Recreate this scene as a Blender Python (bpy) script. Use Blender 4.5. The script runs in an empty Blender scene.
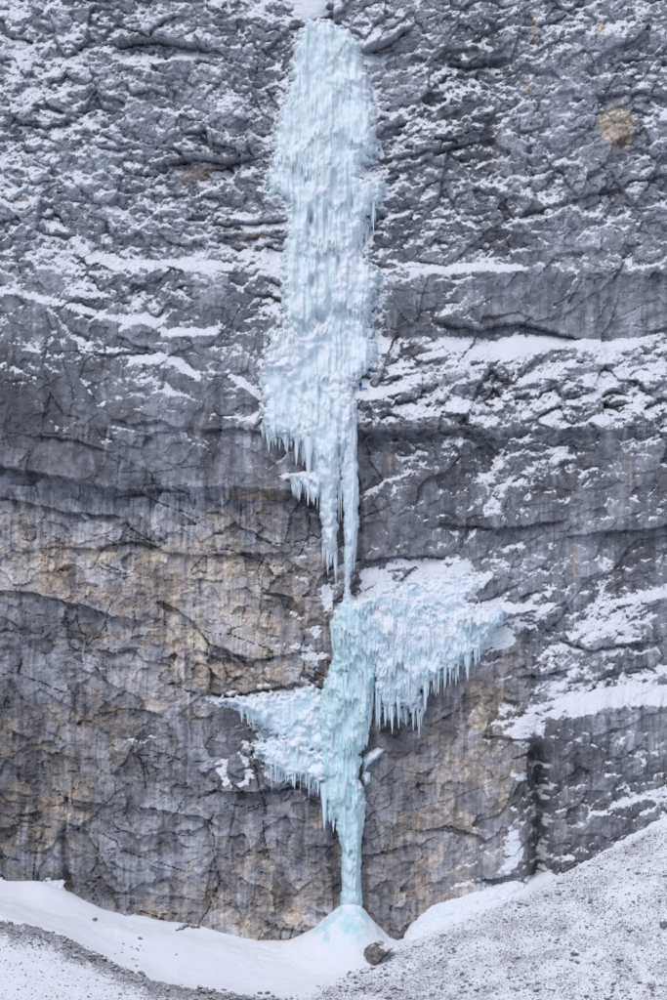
import bpy, bmesh, math, random
import numpy as np
from mathutils import Vector

random.seed(11)
RNG = np.random.default_rng(11)
f32 = np.float32
SC = bpy.context.scene
COL = SC.collection

# ------------------------------------------------------------------ camera
DIST = 420.0          # metres from the camera to the wall
MPP = 0.19            # metres per photograph pixel on the wall (climber ~ 1.8 m)
UC, VC = 333.5, 650.0  # the photograph's column / row at camera level
ZC = (935 - VC) * MPP  # camera height above the foot of the wall

cam = bpy.data.cameras.new("camera")
cam.sensor_fit = 'AUTO'
cam.sensor_width = 36.0
cam.lens = 36.0 * DIST / (1000 * MPP)
cam.shift_y = (VC - 500) / 1000.0
cam.clip_start = 1.0
cam.clip_end = 5000.0
cam_ob = bpy.data.objects.new("camera", cam)
COL.objects.link(cam_ob)
cam_ob.location = (0, -DIST, ZC)
cam_ob.rotation_euler = (math.radians(90), 0, 0)
SC.camera = cam_ob

# ------------------------------------------------------------------ sky, sun, exposure
SUN_EL, SUN_AZ = math.radians(52), math.radians(200)   # azimuth clockwise from +Y (behind the camera)
world = bpy.data.worlds.new("World")
SC.world = world
world.use_nodes = True
wn = world.node_tree
wn.nodes.clear()
sky = wn.nodes.new("ShaderNodeTexSky")
sky.sky_type = 'NISHITA'
sky.sun_disc = False
sky.sun_elevation = SUN_EL
sky.sun_rotation = SUN_AZ
sky.air_density = 1.0
sky.dust_density = 2.0
bg = wn.nodes.new("ShaderNodeBackground")
bg.inputs[1].default_value = 0.125
wo = wn.nodes.new("ShaderNodeOutputWorld")
wn.links.new(sky.outputs[0], bg.inputs[0])
wn.links.new(bg.outputs[0], wo.inputs[0])

sun = bpy.data.lights.new("sun", 'SUN')
sun.energy = 1.0
sun.angle = math.radians(35)
sun.color = (1.0, 0.975, 0.95)
sun_ob = bpy.data.objects.new("sun", sun)
COL.objects.link(sun_ob)
sd_ = Vector((math.sin(SUN_AZ) * math.cos(SUN_EL), math.cos(SUN_AZ) * math.cos(SUN_EL), math.sin(SUN_EL)))
sun_ob.rotation_euler = sd_.to_track_quat('Z', 'Y').to_euler()
sun_ob.location = sd_ * 300

SC.view_settings.view_transform = 'Standard'
SC.view_settings.look = 'None'
SC.view_settings.exposure = 0.12
SC.view_settings.gamma = 1.0
SC.view_settings.use_curve_mapping = False

# ------------------------------------------------------------------ coordinates: (u, v) are measured on the wall
def to_uv(x, z, Y):
    s = DIST / (DIST + Y) / MPP
    return UC + x * s, VC - (z - ZC) * s

def from_uv(u, v, Y):
    s = (DIST + Y) / DIST * MPP
    return (u - UC) * s, ZC + (VC - v) * s

# ------------------------------------------------------------------ noise
def h2(ix, iy, seed):
    h = (ix.astype(np.int64) * 374761393 + iy.astype(np.int64) * 668265263 + seed * 1442695041).astype(np.uint32)
    h = (h ^ (h >> np.uint32(13))) * np.uint32(1274126177)
    h = (h ^ (h >> np.uint32(15))) * np.uint32(2246822519)
    return h ^ (h >> np.uint32(16))

def rnd(ix, iy, seed):
    return (h2(ix, iy, seed) & np.uint32(0xFFFFFF)).astype(f32) / f32(16777216.0)

_GA = (np.arange(256) / 256.0 * 2 * np.pi)
GX, GY = np.cos(_GA).astype(f32), np.sin(_GA).astype(f32)

def perlin(x, y, seed):
    x = np.asarray(x, f32); y = np.asarray(y, f32)
    x, y = np.broadcast_arrays(x, y)
    ix = np.floor(x).astype(np.int32); iy = np.floor(y).astype(np.int32)
    fx = x - ix; fy = y - iy
    def g(dx, dy):
        k = (h2(ix + dx, iy + dy, seed) & np.uint32(255)).astype(np.int32)
        return GX[k] * (fx - dx) + GY[k] * (fy - dy)
    sx = fx * fx * fx * (fx * (fx * 6 - 15) + 10); sy = fy * fy * fy * (fy * (fy * 6 - 15) + 10)
    a = g(0, 0); b = g(1, 0); c = g(0, 1); d = g(1, 1)
    return ((a + (b - a) * sx) + ((c + (d - c) * sx) - (a + (b - a) * sx)) * sy) * f32(1.5)

def fbm(x, y, seed, o=4, gain=0.5, lac=2.03):
    s = 0; a = 1.0; t = 0
    for i in range(o):
        s = s + a * perlin(x, y, seed + 17 * i); t += a
        x = x * lac + 3.7; y = y * lac + 1.3; a *= gain
    return s / t

def ridged(x, y, seed, o=3):
    s = 0; a = 1.0; t = 0
    for i in range(o):
        s = s + a * (1 - 2 * np.abs(perlin(x, y, seed + 31 * i))); t += a
        x = x * 2.07 + 5.1; y = y * 2.07 + 2.2; a *= 0.5
    return s / t

def worley(x, y, seed, cheb=0.0):
    """nearest cell: F1, F2, offset from its seed, its integer cell"""
    x = np.asarray(x, f32); y = np.asarray(y, f32)
    ix = np.floor(x).astype(np.int32); iy = np.floor(y).astype(np.int32)
    d1 = np.full(x.shape, 9, f32); d2 = np.full(x.shape, 9, f32)
    bx = np.zeros(x.shape, f32); by = np.zeros(x.shape, f32)
    cx = np.zeros(x.shape, np.int32); cy = np.zeros(x.shape, np.int32)
    for dx in (-1, 0, 1):
        for dy in (-1, 0, 1):
            jx = ix + dx; jy = iy + dy
            ox = x - (jx + rnd(jx, jy, seed)); oy = y - (jy + rnd(jx, jy, seed + 5))
            d = ox * ox + oy * oy
            if cheb: d = d * (1 - cheb) + cheb * 1.3 * np.maximum(np.abs(ox), np.abs(oy)) ** 2
            m = d < d1
            d2 = np.where(m, d1, np.minimum(d2, d))
            d1 = np.where(m, d, d1)
            bx = np.where(m, ox, bx); by = np.where(m, oy, by)
            cx = np.where(m, jx, cx); cy = np.where(m, jy, cy)
    return np.sqrt(d1), np.sqrt(d2), bx, by, cx, cy

def facets(x, y, seed, tilt=0.6):
    """broken plates: each cell is its own tilted plane"""
    F1, F2, bx, by, cx, cy = worley(x, y, seed, .7)
    off = rnd(cx, cy, seed + 9) - 0.5
    gx = rnd(cx, cy, seed + 10) - 0.5
    gy = rnd(cx, cy, seed + 11) - 0.5
    return off + 2 * tilt * (gx * bx + gy * by), F2 - F1

def sstep(a, b, x):
    t = np.clip((x - a) / (b - a), 0, 1)
    return t * t * (3 - 2 * t)

def blur(a, r):
    r = int(round(r))
    if r < 1: return a
    out = a.astype(np.float64)
    for ax in (0, 1):
        for _ in range(2):
            p = np.concatenate([np.repeat(np.take(out, [0], ax), r + 1, ax), out, np.repeat(np.take(out, [-1], ax), r, ax)], ax)
            c = np.cumsum(p, ax)
            n = out.shape[ax]
            hi = np.take(c, np.arange(2 * r + 1, 2 * r + 1 + n), ax)
            lo = np.take(c, np.arange(0, n), ax)
            out = (hi - lo) / (2 * r + 1)
    return out.astype(f32)

def poly_sd(u, v, P):
    """signed distance to a polygon, positive inside"""
    P = np.asarray(P, f32)
    Q = np.roll(P, -1, 0)
    d = np.full(u.shape, 1e9, f32); inside = np.zeros(u.shape, bool)
    for (ax, ay), (bx, by) in zip(P, Q):
        ex, ey = bx - ax, by - ay
        L = ex * ex + ey * ey
        if L < 1e-9: continue
        t = np.clip(((u - ax) * ex + (v - ay) * ey) / L, 0, 1)
        d = np.minimum(d, (u - ax - t * ex) ** 2 + (v - ay - t * ey) ** 2)
        c = ((ay <= v) & (by > v)) | ((by <= v) & (ay > v))
        if abs(ey) > 1e-9:
            inside ^= c & (u < ax + (v - ay) / ey * ex)
    d = np.sqrt(d)
    return np.where(inside, d, -d)

def lerp_grid(G, U0, DU, V0, DV, u, v):
    G = np.asarray(G, f32)
    a = np.clip((u - U0) / DU, 0, G.shape[1] - 1.001); b = np.clip((v - V0) / DV, 0, G.shape[0] - 1.001)
    i = a.astype(np.int32); j = b.astype(np.int32); fa = a - i; fb = b - j
    fa = fa * fa * (3 - 2 * fa); fb = fb * fb * (3 - 2 * fb)
    return (G[j, i] * (1 - fa) + G[j, i + 1] * fa) * (1 - fb) + (G[j + 1, i] * (1 - fa) + G[j + 1, i + 1] * fa) * fb

# ------------------------------------------------------------------ mesh helpers
def tag(o, label=None, cat=None, group=None, kind=None):
    if label: o["label"] = label
    if cat: o["category"] = cat
    if group: o["group"] = group
    if kind: o["kind"] = kind
    return o

def link(o, parent=None):
    COL.objects.link(o)
    if parent is not None: o.parent = parent
    return o

def empty(name, loc=(0, 0, 0)):
    o = bpy.data.objects.new(name, None)
    o.empty_display_size = 0.5
    o.location = loc
    return link(o)

def mesh_from(name, co, faces, mat, attrs=None, smooth=True):
    """co (n,3); faces: (m,4) or (m,3) array; attrs: name -> (n,) float or (n,3) colour"""
    me = bpy.data.meshes.new(name)
    co = np.ascontiguousarray(co, f32); faces = np.ascontiguousarray(faces, np.int32)
    k = faces.shape[1]; m = len(faces)
    me.vertices.add(len(co)); me.vertices.foreach_set("co", co.ravel())
    me.loops.add(m * k); me.loops.foreach_set("vertex_index", faces.ravel())
    me.polygons.add(m); me.polygons.foreach_set("loop_start", np.arange(0, m * k, k, dtype=np.int32))
    me.update(calc_edges=True)
    me.polygons.foreach_set("use_smooth", np.full(m, smooth, bool))
    for n, a in (attrs or {}).items():
        if a.ndim == 1:
            at = me.attributes.new(n, 'FLOAT', 'POINT'); at.data.foreach_set("value", np.ascontiguousarray(a, f32))
        else:
            at = me.attributes.new(n, 'FLOAT_COLOR', 'POINT')
            at.data.foreach_set("color", np.ascontiguousarray(np.concatenate([a, np.ones((len(a), 1))], 1), f32).ravel())
    if mat: me.materials.append(mat)
    me.validate()
    return me

def grid_faces(nr, nc):
    i = np.arange(nr * nc, dtype=np.int32).reshape(nr, nc)
    return np.stack([i[:-1, :-1], i[:-1, 1:], i[1:, 1:], i[1:, :-1]], -1).reshape(-1, 4)

# ------------------------------------------------------------------ materials
def new_mat(name):
    m = bpy.data.materials.new(name); m.use_nodes = True
    nt = m.node_tree; nt.nodes.clear()
    out = nt.nodes.new("ShaderNodeOutputMaterial")
    p = nt.nodes.new("ShaderNodeBsdfPrincipled")
    nt.links.new(p.outputs[0], out.inputs[0])
    return m, nt, p

class NB:
    def __init__(s, nt): s.nt = nt
    def n(s, t, **k):
        q = s.nt.nodes.new(t)
        for a, b in k.items(): setattr(q, a, b)
        return q
    def l(s, a, b): s.nt.links.new(a, b)
    def math(s, op, a, b=None, c=None, clamp=False):
        q = s.n("ShaderNodeMath", operation=op, use_clamp=clamp)
        for i, w in enumerate((a, b, c)):
            if w is None: continue
            if isinstance(w, (int, float)): q.inputs[i].default_value = w
            else: s.l(w, q.inputs[i])
        return q.outputs[0]
    def mapr(s, val, a, b, c=0.0, d=1.0, smooth=True):
        q = s.n("ShaderNodeMapRange")
        q.interpolation_type = 'SMOOTHSTEP' if smooth else 'LINEAR'
        s.l(val, q.inputs[0])
        for i, w in enumerate((a, b, c, d)): q.inputs[1 + i].default_value = w
        return q.outputs[0]
    def mix(s, f, a, b, blend='MIX'):
        q = s.n("ShaderNodeMix", data_type='RGBA', blend_type=blend)
        for i, w in ((0, f), (6, a), (7, b)):
            if isinstance(w, (int, float)): q.inputs[i].default_value = w
            elif isinstance(w, tuple): q.inputs[i].default_value = (*w, 1)
            else: s.l(w, q.inputs[i])
        return q.outputs[2]
    def attr(s, name):
        return s.n("ShaderNodeAttribute", attribute_name=name)
    def coord(s, scale=(1, 1, 1)):
        t = s.n("ShaderNodeTexCoord"); mp = s.n("ShaderNodeMapping")
        mp.inputs['Scale'].default_value = scale
        s.l(t.outputs['Object'], mp.inputs[0])
        return mp.outputs[0]
    def noise(s, vec, scale, detail=4, rough=0.55):
        q = s.n("ShaderNodeTexNoise")
        q.inputs['Scale'].default_value = scale; q.inputs['Detail'].default_value = detail; q.inputs['Roughness'].default_value = rough
        s.l(vec, q.inputs['Vector'])
        return q.outputs['Fac']
    def bump(s, h, strength, dist, p):
        q = s.n("ShaderNodeBump")
        q.inputs['Strength'].default_value = strength; q.inputs['Distance'].default_value = dist
        s.l(h, q.inputs['Height']); s.l(q.outputs[0], p.inputs['Normal'])

SNOW = (0.80, 0.825, 0.87)

def mat_cliff():
    m, nt, p = new_mat("limestone_with_snow"); b = NB(nt)
    c = b.coord()
    col = b.attr("rock_colour").outputs['Color']
    n1 = b.noise(c, 1.1, 5, 0.65)
    n2 = b.noise(c, 4.0, 4, 0.6)
    k = b.math('ADD', b.mapr(n1, .25, .75, .68, 1.32, False), b.mapr(n2, .25, .75, -.24, .24, False))
    kc = b.n("ShaderNodeCombineColor")
    for i in range(3): b.l(k, kc.inputs[i])
    rock = b.mix(1.0, col, kc.outputs[0], 'MULTIPLY')
    sa = b.attr("snow").outputs['Fac']
    sn = b.math('ADD', sa, b.mapr(b.noise(c, 2.9, 5, 0.8), .25, .75, -.7, .7, False))
    sn = b.math('ADD', sn, b.mapr(b.noise(c, 7.0, 3, 0.7), .25, .75, -.35, .35, False))
    sf = b.mapr(sn, -.2, .6, 0, 1)
    b.l(b.mix(sf, rock, SNOW), p.inputs['Base Color'])
    p.inputs['Roughness'].default_value = 0.85
    p.inputs['Specular IOR Level'].default_value = 0.2
    b.bump(b.math('ADD', b.noise(c, 2.4, 6, 0.8), b.math('MULTIPLY', sf, 0.12)), 0.55, 0.32, p)
    return m

def mat_ground():
    m, nt, p = new_mat("snow_and_scree"); b = NB(nt)
    c = b.coord()
    sc = b.attr("scree").outputs['Fac']
    g1 = b.noise(c, 3.0, 5, 0.8)
    g2 = b.noise(c, 0.35, 3, 0.6)
    t = b.math('ADD', b.math('ADD', sc, b.mapr(g1, .25, .75, -.75, .75, False)), b.mapr(g2, .3, .7, -.14, .14, False))
    f = b.mapr(t, .45, .85)
    stone = b.mix(b.noise(c, 3.0, 3, .6), (0.19, 0.19, 0.215), (0.40, 0.40, 0.43))
    b.l(b.mix(f, SNOW, stone), p.inputs['Base Color'])
    p.inputs['Roughness'].default_value = 0.8
    p.inputs['Specular IOR Level'].default_value = 0.2
    b.bump(b.math('ADD', b.math('MULTIPLY', b.noise(c, 0.8, 4, .6), .35), b.math('MULTIPLY', f, .35)), 0.5, 0.3, p)
    return m

def mat_ice(name, deep, pale, frost_bias=0.0):
    m, nt, p = new_mat(name); b = NB(nt)
    c = b.coord((1, 1, 0.22))
    c2 = b.coord()
    n = b.noise(c, 0.9, 5, 0.6)
    base = b.mix(b.mapr(n, .32, .68), deep, pale)
    base = b.mix(b.math('MULTIPLY', b.attr("glaze").outputs['Fac'], .55), base, (0.40, 0.47, 0.53))   # thin clear ice: the rock shows
    fr = b.math('ADD', b.attr("frost").outputs['Fac'], b.mapr(b.noise(c2, 1.9, 4, .7), .25, .75, -.35 + frost_bias, .35 + frost_bias, False))
    f = b.mapr(fr, .1, .8)
    b.l(b.mix(f, base, (0.80, 0.832, 0.875)), p.inputs['Base Color'])
    b.l(b.mapr(f, 0, 1, .26, .8, False), p.inputs['Roughness'])
    p.inputs['IOR'].default_value = 1.31
    p.inputs['Subsurface Weight'].default_value = 0.25
    p.inputs['Subsurface Radius'].default_value = (0.35, 0.7, 0.9)
    p.inputs['Subsurface Scale'].default_value = 0.6
    b.bump(b.math('ADD', b.noise(c, 3.0, 4, .6), b.noise(c2, 2.2, 4, .6)), 0.35, 0.18, p)
    return m

def mat_stone(name, dark, light, snow_at=0.62):
    m, nt, p = new_mat(name); b = NB(nt)
    c = b.coord()
    n = b.noise(c, 2.5, 5, .65)
    rock = b.mix(b.mapr(n, .3, .7), dark, light)
    g = b.n("ShaderNodeNewGeometry"); sx = b.n("ShaderNodeSeparateXYZ"); b.l(g.outputs['Normal'], sx.inputs[0])
    f = b.mapr(b.math('ADD', sx.outputs[2], b.mapr(b.noise(c, 1.7, 4, .65), .25, .75, -.45, .45, False)), snow_at, snow_at + .2)
    b.l(b.mix(f, rock, SNOW), p.inputs['Base Color'])
    p.inputs['Roughness'].default_value = 0.85
    p.inputs['Specular IOR Level'].default_value = 0.2
    b.bump(b.noise(c, 3.0, 5, .7), 0.6, 0.15, p)
    return m

def mat_plain(name, col, rough=0.7, var=0.25):
    m, nt, p = new_mat(name); b = NB(nt)
    n = b.noise(b.coord(), 9, 3, .6)
    b.l(b.mix(n, tuple(x * (1 - var) for x in col), tuple(min(1, x * (1 + var)) for x in col)), p.inputs['Base Color'])
    p.inputs['Roughness'].default_value = rough
    return m

M_CLIFF = mat_cliff()
M_GROUND = mat_ground()
M_ICE = mat_ice("pale_waterfall_ice", (0.63, 0.75, 0.80), (0.78, 0.85, 0.88), 0.10)
M_BLUEICE = mat_ice("turquoise_ice", (0.50, 0.72, 0.78), (0.73, 0.85, 0.88), 0.0)
M_RIME = mat_ice("rimed_ice", (0.55, 0.70, 0.78), (0.74, 0.83, 0.88), 0.15)
M_STONE = mat_stone("grey_stone", (0.13, 0.128, 0.14), (0.30, 0.295, 0.31), 0.72)
M_BOULDER = mat_stone("boulder_rock", (0.10, 0.095, 0.095), (0.30, 0.28, 0.265), 0.80)

# ------------------------------------------------------------------ the wall: setback by height (metres of protrusion)
LV = [-150, 0, 120, 235, 255, 275, 300, 380, 478, 496, 560, 700, 860, 980]
LD = [-19, -11, -6.5, -3.2, -2.6, -1.4, -0.8, 0.3, 1.2, -0.4, -0.6, 0.2, 1.0, 1.5]
RV = [-150, 0, 140, 262, 272, 338, 346, 395, 430, 438, 520, 560, 600, 680, 760, 860, 980]
RD = [-22, -14, -10, -8.2, -7.4, -7.6, -6.6, -2.6, 0.2, -0.8, -1.2, -1.5, -0.6, -0.6, 0.2, 1.0, 1.5]

def macro(u, v):
    w = sstep(285, 400, u + 14 * np.sin(v / 37.0))
    L = np.interp(v, LV, LD); R = np.interp(v, RV, RD)
    D = L * (1 - w) + R * w
    # broad swells
    D = D + 1.4 * perlin(u / 170, v / 210, 3) + 0.7 * perlin(u / 80, v / 110, 4)
    # snow-capped buttress lower right
    sdb = poly_sd(u, v, [(548, 716), (560, 700), (592, 690), (640, 684), (840, 680), (840, 1000), (562, 1000), (548, 880)])
    D = D + 3.0 * sstep(-3, 10, sdb) * sstep(680, 712, v)
    # gully left of it
    D = D - 2.2 * np.exp(-((u - 534 - (v - 800) * 0.06) / 9.0) ** 2) * sstep(735, 800, v) * sstep(905, 870, v)
    return D.astype(f32)

# snow cover by place, rows every 50, columns every 47.6
SNOWG = [
 "66545595444445", "76544454444334", "65444444544334", "65545444444423", "66545554443433", "36645664553222",
 "45553446443113", "22353445555555", "01222222344444", "00000112344432", "00000111221112", "00000123222232",
 "00000112112443", "00000111001345", "00000100002543", "00000000001222", "00000000002223", "00000000012321",
 "00000000012321", "00000000012321"]
OCHG = [
 "00000000000000", "00000000000000", "00000000000000", "00001000000010", "00001100000000", "00000100000000",
 "00000000000010", "00000000000000", "00000100000000", "11001200110100", "43334433000000", "56567654100000",
 "23467654111000", "22456543345100", "55534223356200", "46322112455210", "56223333554210", "34234555543110",
 "55456555443110", "55456555443110"]
LUMG = [
 "55555555545555", "55555555534554", "55555555435555", "55555455444555", "55555555444555", "55555444455555",
 "45554444445566", "34455544555555", "34455544444444", "44455544444444", "66665544444455", "67667664555555",
 "45677664555555", "56676655556555", "35565444566455", "45556554465445", "35566654476445", "45566664566445",
 "45566664566445", "45566664566445"]
DG = lambda G: [[int(c) for c in r] for r in G]

PATCH = [  # snow lying on the wall: outline, cover
 ([(480,600),(502,596),(519,609),(558,607),(536,630),(516,635),(516,646),(488,652),(478,644)], .9),
 ([(533,590),(564,582),(553,593),(536,600)], .75),
 ([(478,560),(490,550),(523,541),(525,547),(505,556),(482,566)], .75),
 ([(538,548),(556,540),(558,546),(542,556)], .5),
 ([(595,560),(612,554),(620,562),(614,582),(600,593),(595,588)], .62),
 ([(564,635),(584,607),(600,599),(626,602),(654,588),(672,582),(672,593),(648,604),(657,624),(637,646),(600,663),(614,641),(586,641)], .74),
 ([(564,711),(584,694),(614,688),(637,681),(667,683),(840,670),(840,700),(667,706),(648,706),(614,703),(592,714),(572,714)], .90),
 ([(617,672),(637,663),(667,665),(840,650),(840,676),(667,680),(637,680),(620,683)], .72),
 ([(542,691),(564,680),(603,672),(603,688),(570,700),(550,705)], .78),
 ([(508,733),(530,705),(547,705),(547,745),(530,753),(514,742)], .86),
 ([(528,764),(539,752),(544,764),(533,773)], .9), ([(505,770),(528,770),(528,778),(519,784)], .85),
 ([(533,784),(547,775),(564,781),(544,798)], .6), ([(586,818),(629,792),(667,784),(760,760),(760,780),(667,798),(637,806)], .82),
 ([(497,703),(522,703),(522,719),(500,719)], .5),
 ([(462,354),(505,337),(531,335),(552,338),(604,343),(625,343),(660,332),(667,334),(621,353),(565,347),(543,354),(513,362),(466,358)], .99),
 ([(576,391),(586,376),(621,367),(655,363),(720,358),(720,372),(638,377),(612,389),(591,402),(578,402)], .92),
 ([(423,354),(462,337),(472,339),(462,350),(432,359)], .92), ([(380,352),(410,343),(412,347),(384,358)], .8),
 ([(436,410),(457,397),(475,406),(470,415)], .8), ([(617,449),(655,432),(690,420),(690,426),(660,438),(625,451)], .9),
 ([(479,518),(496,483),(531,462),(565,440),(574,449),(552,479),(509,488),(496,514)], .70),
 ([(464,511),(483,494),(483,501),(468,514)], .8), ([(442,458),(462,445),(453,483),(440,513)], .45),
 ([(520,377),(560,370),(562,377),(525,384)], .85), ([(370,408),(430,405),(432,411),(372,414)], .75),
 ([(105,48),(120,50),(135,60),(165,58),(200,51),(203,55),(165,64),(130,66)], .92),
 ([(40,75),(55,66),(68,64),(64,72),(45,76)], .95), ([(0,45),(20,55),(35,72),(28,74),(0,54)], .8),
 ([(57,222),(72,232),(85,247),(105,257),(135,261),(160,262),(205,264),(235,261),(235,268),(200,272),(150,269),(110,267),(80,258)], .90),
 ([(135,357),(165,353),(177,356),(200,374),(200,381),(175,368),(140,363)], .88),
 ([(170,-60),(320,-60),(318,14),(300,11),(280,5),(200,6)], .8), ([(278,-60),(310,-60),(330,18),(300,20),(288,8)], 1.0),
 ([(107,318),(150,317),(165,329),(220,329),(220,335),(165,337),(140,325)], .8),
 ([(0,288),(50,297),(100,311),(105,323),(60,309),(0,297)], .5), ([(0,160),(22,192),(20,200),(0,178)], .9),
 ([(230,370),(262,395),(262,401),(230,379)], .9), ([(193,343),(226,346),(226,350),(195,349)], .8),
 ([(212,762),(228,762),(231,787),(222,784)], .8), ([(236,752),(248,758),(257,778),(240,791),(234,786),(246,775)], .85),
 ([(262,238),(283,235),(283,318),(270,312),(262,280)], .78), ([(236,215),(262,228),(270,240),(250,236)], .6),
 ([(365,250),(380,270),(400,279),(432,264),(436,268),(400,288),(385,302),(385,350),(400,345),(372,366),(365,330)], .74),
 ([(440,266),(500,264),(524,268),(524,272),(480,272),(442,272)], .85),
 ([(346,378),(364,380),(380,390),(402,385),(405,390),(380,398),(346,402)], .97),
 ([(360,572),(408,557),(470,555),(474,572),(440,592),(400,600),(358,604)], .80),
 ([(474,575),(493,572),(490,580),(474,597),(462,600),(462,582)], .85),
 ([(321,583),(330,586),(333,604),(324,616)], .85), ([(291,646),(306,640),(327,652),(321,676),(312,670),(300,655)], .86),
 ([(306,628),(321,623),(322,640),(312,640)], .8), ([(275,478),(290,472),(296,478),(288,484)], .85),
 ([(361,758),(378,748),(384,752),(372,762),(362,770)], .92), ([(362,772),(370,770),(371,782),(363,786)], .9),
 ([(508,830),(520,828),(523,850),(512,878),(503,885)], .92), ([(535,845),(548,840),(545,862),(537,862)], .85),
 ([(118,742),(140,738),(158,734),(158,738),(130,746)], .6), ([(28,884),(45,876),(62,880),(62,898),(30,896)], .9),
 ([(270,700),(300,694),(320,700),(320,775),(290,780),(262,755),(255,738)], .8),
]
# overhangs: points, relief in m, reach above, reach below
OVER = [
 ([(118,44),(140,40),(175,43),(205,46)], 1.3, 14, 8), ([(165,163),(190,158),(225,160),(250,158)], 1.1, 20, 10),
 ([(368,50),(385,44),(405,30)], 1.6, 9, 9), ([(455,64),(470,65),(486,62)], 0.9, 12, 6),
 ([(440,322),(480,330),(520,322),(575,338)], 0.9, 16, 8), ([(356,432),(380,433),(426,430)], 1.0, 22, 14),
 ([(426,436),(460,428),(500,440)], .6, 14, 9),
 ([(-150,448),(0,466),(60,477),(95,486),(130,490),(220,487),(292,491),(330,500)], 1.1, 40, 26),
 ([(0,497),(36,504),(60,510),(118,516)], .5, 12, 7), ([(68,547),(95,549),(128,541),(150,543),(165,552)], .6, 10, 9),
 ([(165,552),(200,555),(245,553),(285,552)], .5, 14, 8), ([(-20,590),(35,592),(58,600),(85,605),(104,613),(140,620)], .8, 16, 10),
 ([(160,602),(175,606),(195,622),(210,642),(240,656)], .7, 12, 9), ([(95,650),(120,652),(135,648)], .5, 10, 7),
 ([(97,668),(108,680),(118,688)], .7, 10, 8), ([(268,592),(292,596),(300,612)], .6, 12, 8),
 ([(200,650),(240,662),(300,652)], .5, 9, 7), ([(200,690),(230,697),(262,690),(300,682)], .5, 12, 6),
 ([(140,806),(165,811),(200,814),(222,828)], .5, 14, 7), ([(210,790),(250,792),(300,786),(322,790)], .8, 20, 14),
 ([(573,536),(600,532),(640,530),(667,524),(800,515)], .7, 18, 10), ([(440,524),(500,528),(560,520)], .5, 16, 9),
 ([(360,560),(400,556),(440,556)], .5, 12, 6), ([(520,676),(548,674),(566,668)], .6, 14, 9),
 ([(420,830),(450,826),(485,838)], .5, 12, 7), ([(360,856),(383,852),(415,842)], .4, 10, 6),
 ([(485,735),(520,740)], .4, 10, 7), ([(600,95),(640,92),(667,98)], .5, 16, 10),
 ([(380,160),(440,150),(470,160)], .4, 12, 7), ([(520,215),(570,200),(640,180),(700,165)], .5, 14, 8),
 ([(20,122),(45,126),(70,120)], .5, 12, 7), ([(100,150),(135,148)], .5, 10, 7), ([(215,225),(282,221)], .6, 8, 6),
 ([(215,236),(280,233)], .5, 6, 5), ([(100,355),(150,352)], .3, 9, 5), ([(30,435),(75,440),(110,452)], .3, 9, 5),
 ([(115,418),(130,425),(160,420),(178,428)], .4, 10, 7), ([(205,430),(235,428),(262,433)], .5, 12, 8),
 ([(650,330),(667,326),(720,318)], .4, 8, 5), ([(60,795),(80,800),(112,805)], .5, 9, 8),
 ([(480,880),(505,876)], .7, 9, 8), ([(560,640),(590,650),(660,640)], .4, 12, 7)]
# ledges that carry snow: points, relief in m, width, reach above, reach below
LEDGE = [
 ([(57,222),(72,234),(85,250),(110,262),(160,266),(235,265)], 0.98, 7, 12, 24), ([(105,50),(130,62),(165,61),(203,53)], 1.2, 6, 9, 18),
 ([(0,290),(50,300),(105,316)], 0.49, 5, 9, 15), ([(107,319),(150,320),(165,332),(222,332)], 0.63, 6, 9, 14),
 ([(132,359),(170,357),(200,378)], 0.7, 6, 9, 16), ([(228,372),(262,398)], .8, 5, 8, 12),
 ([(348,393),(362,393),(380,394),(404,388)], 1.6, 6, 8, 16), ([(432,270),(480,268),(526,270)], .7, 5, 8, 12),
 ([(600,604),(640,598),(680,588)], .6, 9, 8, 12), ([(480,606),(558,608)], .7, 7, 8, 14)]
CRACK = [  # upright clefts: points, depth, half width
 ([(66,798),(64,830),(64,868),(70,898)], 1.8, 3.5), ([(537,745),(540,775),(542,810),(541,850),(536,885)], 6.0, 7.5),
 ([(525,772),(532,790),(537,812)], 1.2, 4), ([(159,272),(160,318)], .7, 4), ([(158,608),(156,640),(160,680)], .8, 6),
 ([(110,766),(112,800)], .8, 4), ([(500,20),(496,80),(492,140),(488,185)], .8, 9), ([(44,700),(42,740),(36,780)], .5, 3),
 ([(575,730),(577,770),(573,800)], .8, 3), ([(612,712),(610,760)], .5, 3), ([(640,715),(642,770)], .6, 4),
 ([(500,690),(498,730),(496,760)], 1.0, 5), ([(340,820),(338,880),(336,905)], 1.2, 8), ([(330,560),(328,600)], .8, 6),
 ([(443,700),(441,760),(446,800)], .4, 4), ([(212,800),(210,860)], .4, 4), ([(270,800),(268,850)], .4, 4),
 ([(585,430),(588,480)], .4, 3), ([(637,440),(636,500)], .4, 3), ([(130,120),(118,160)], .6, 5), ([(40,60),(52,100)], .6, 4)]

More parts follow.
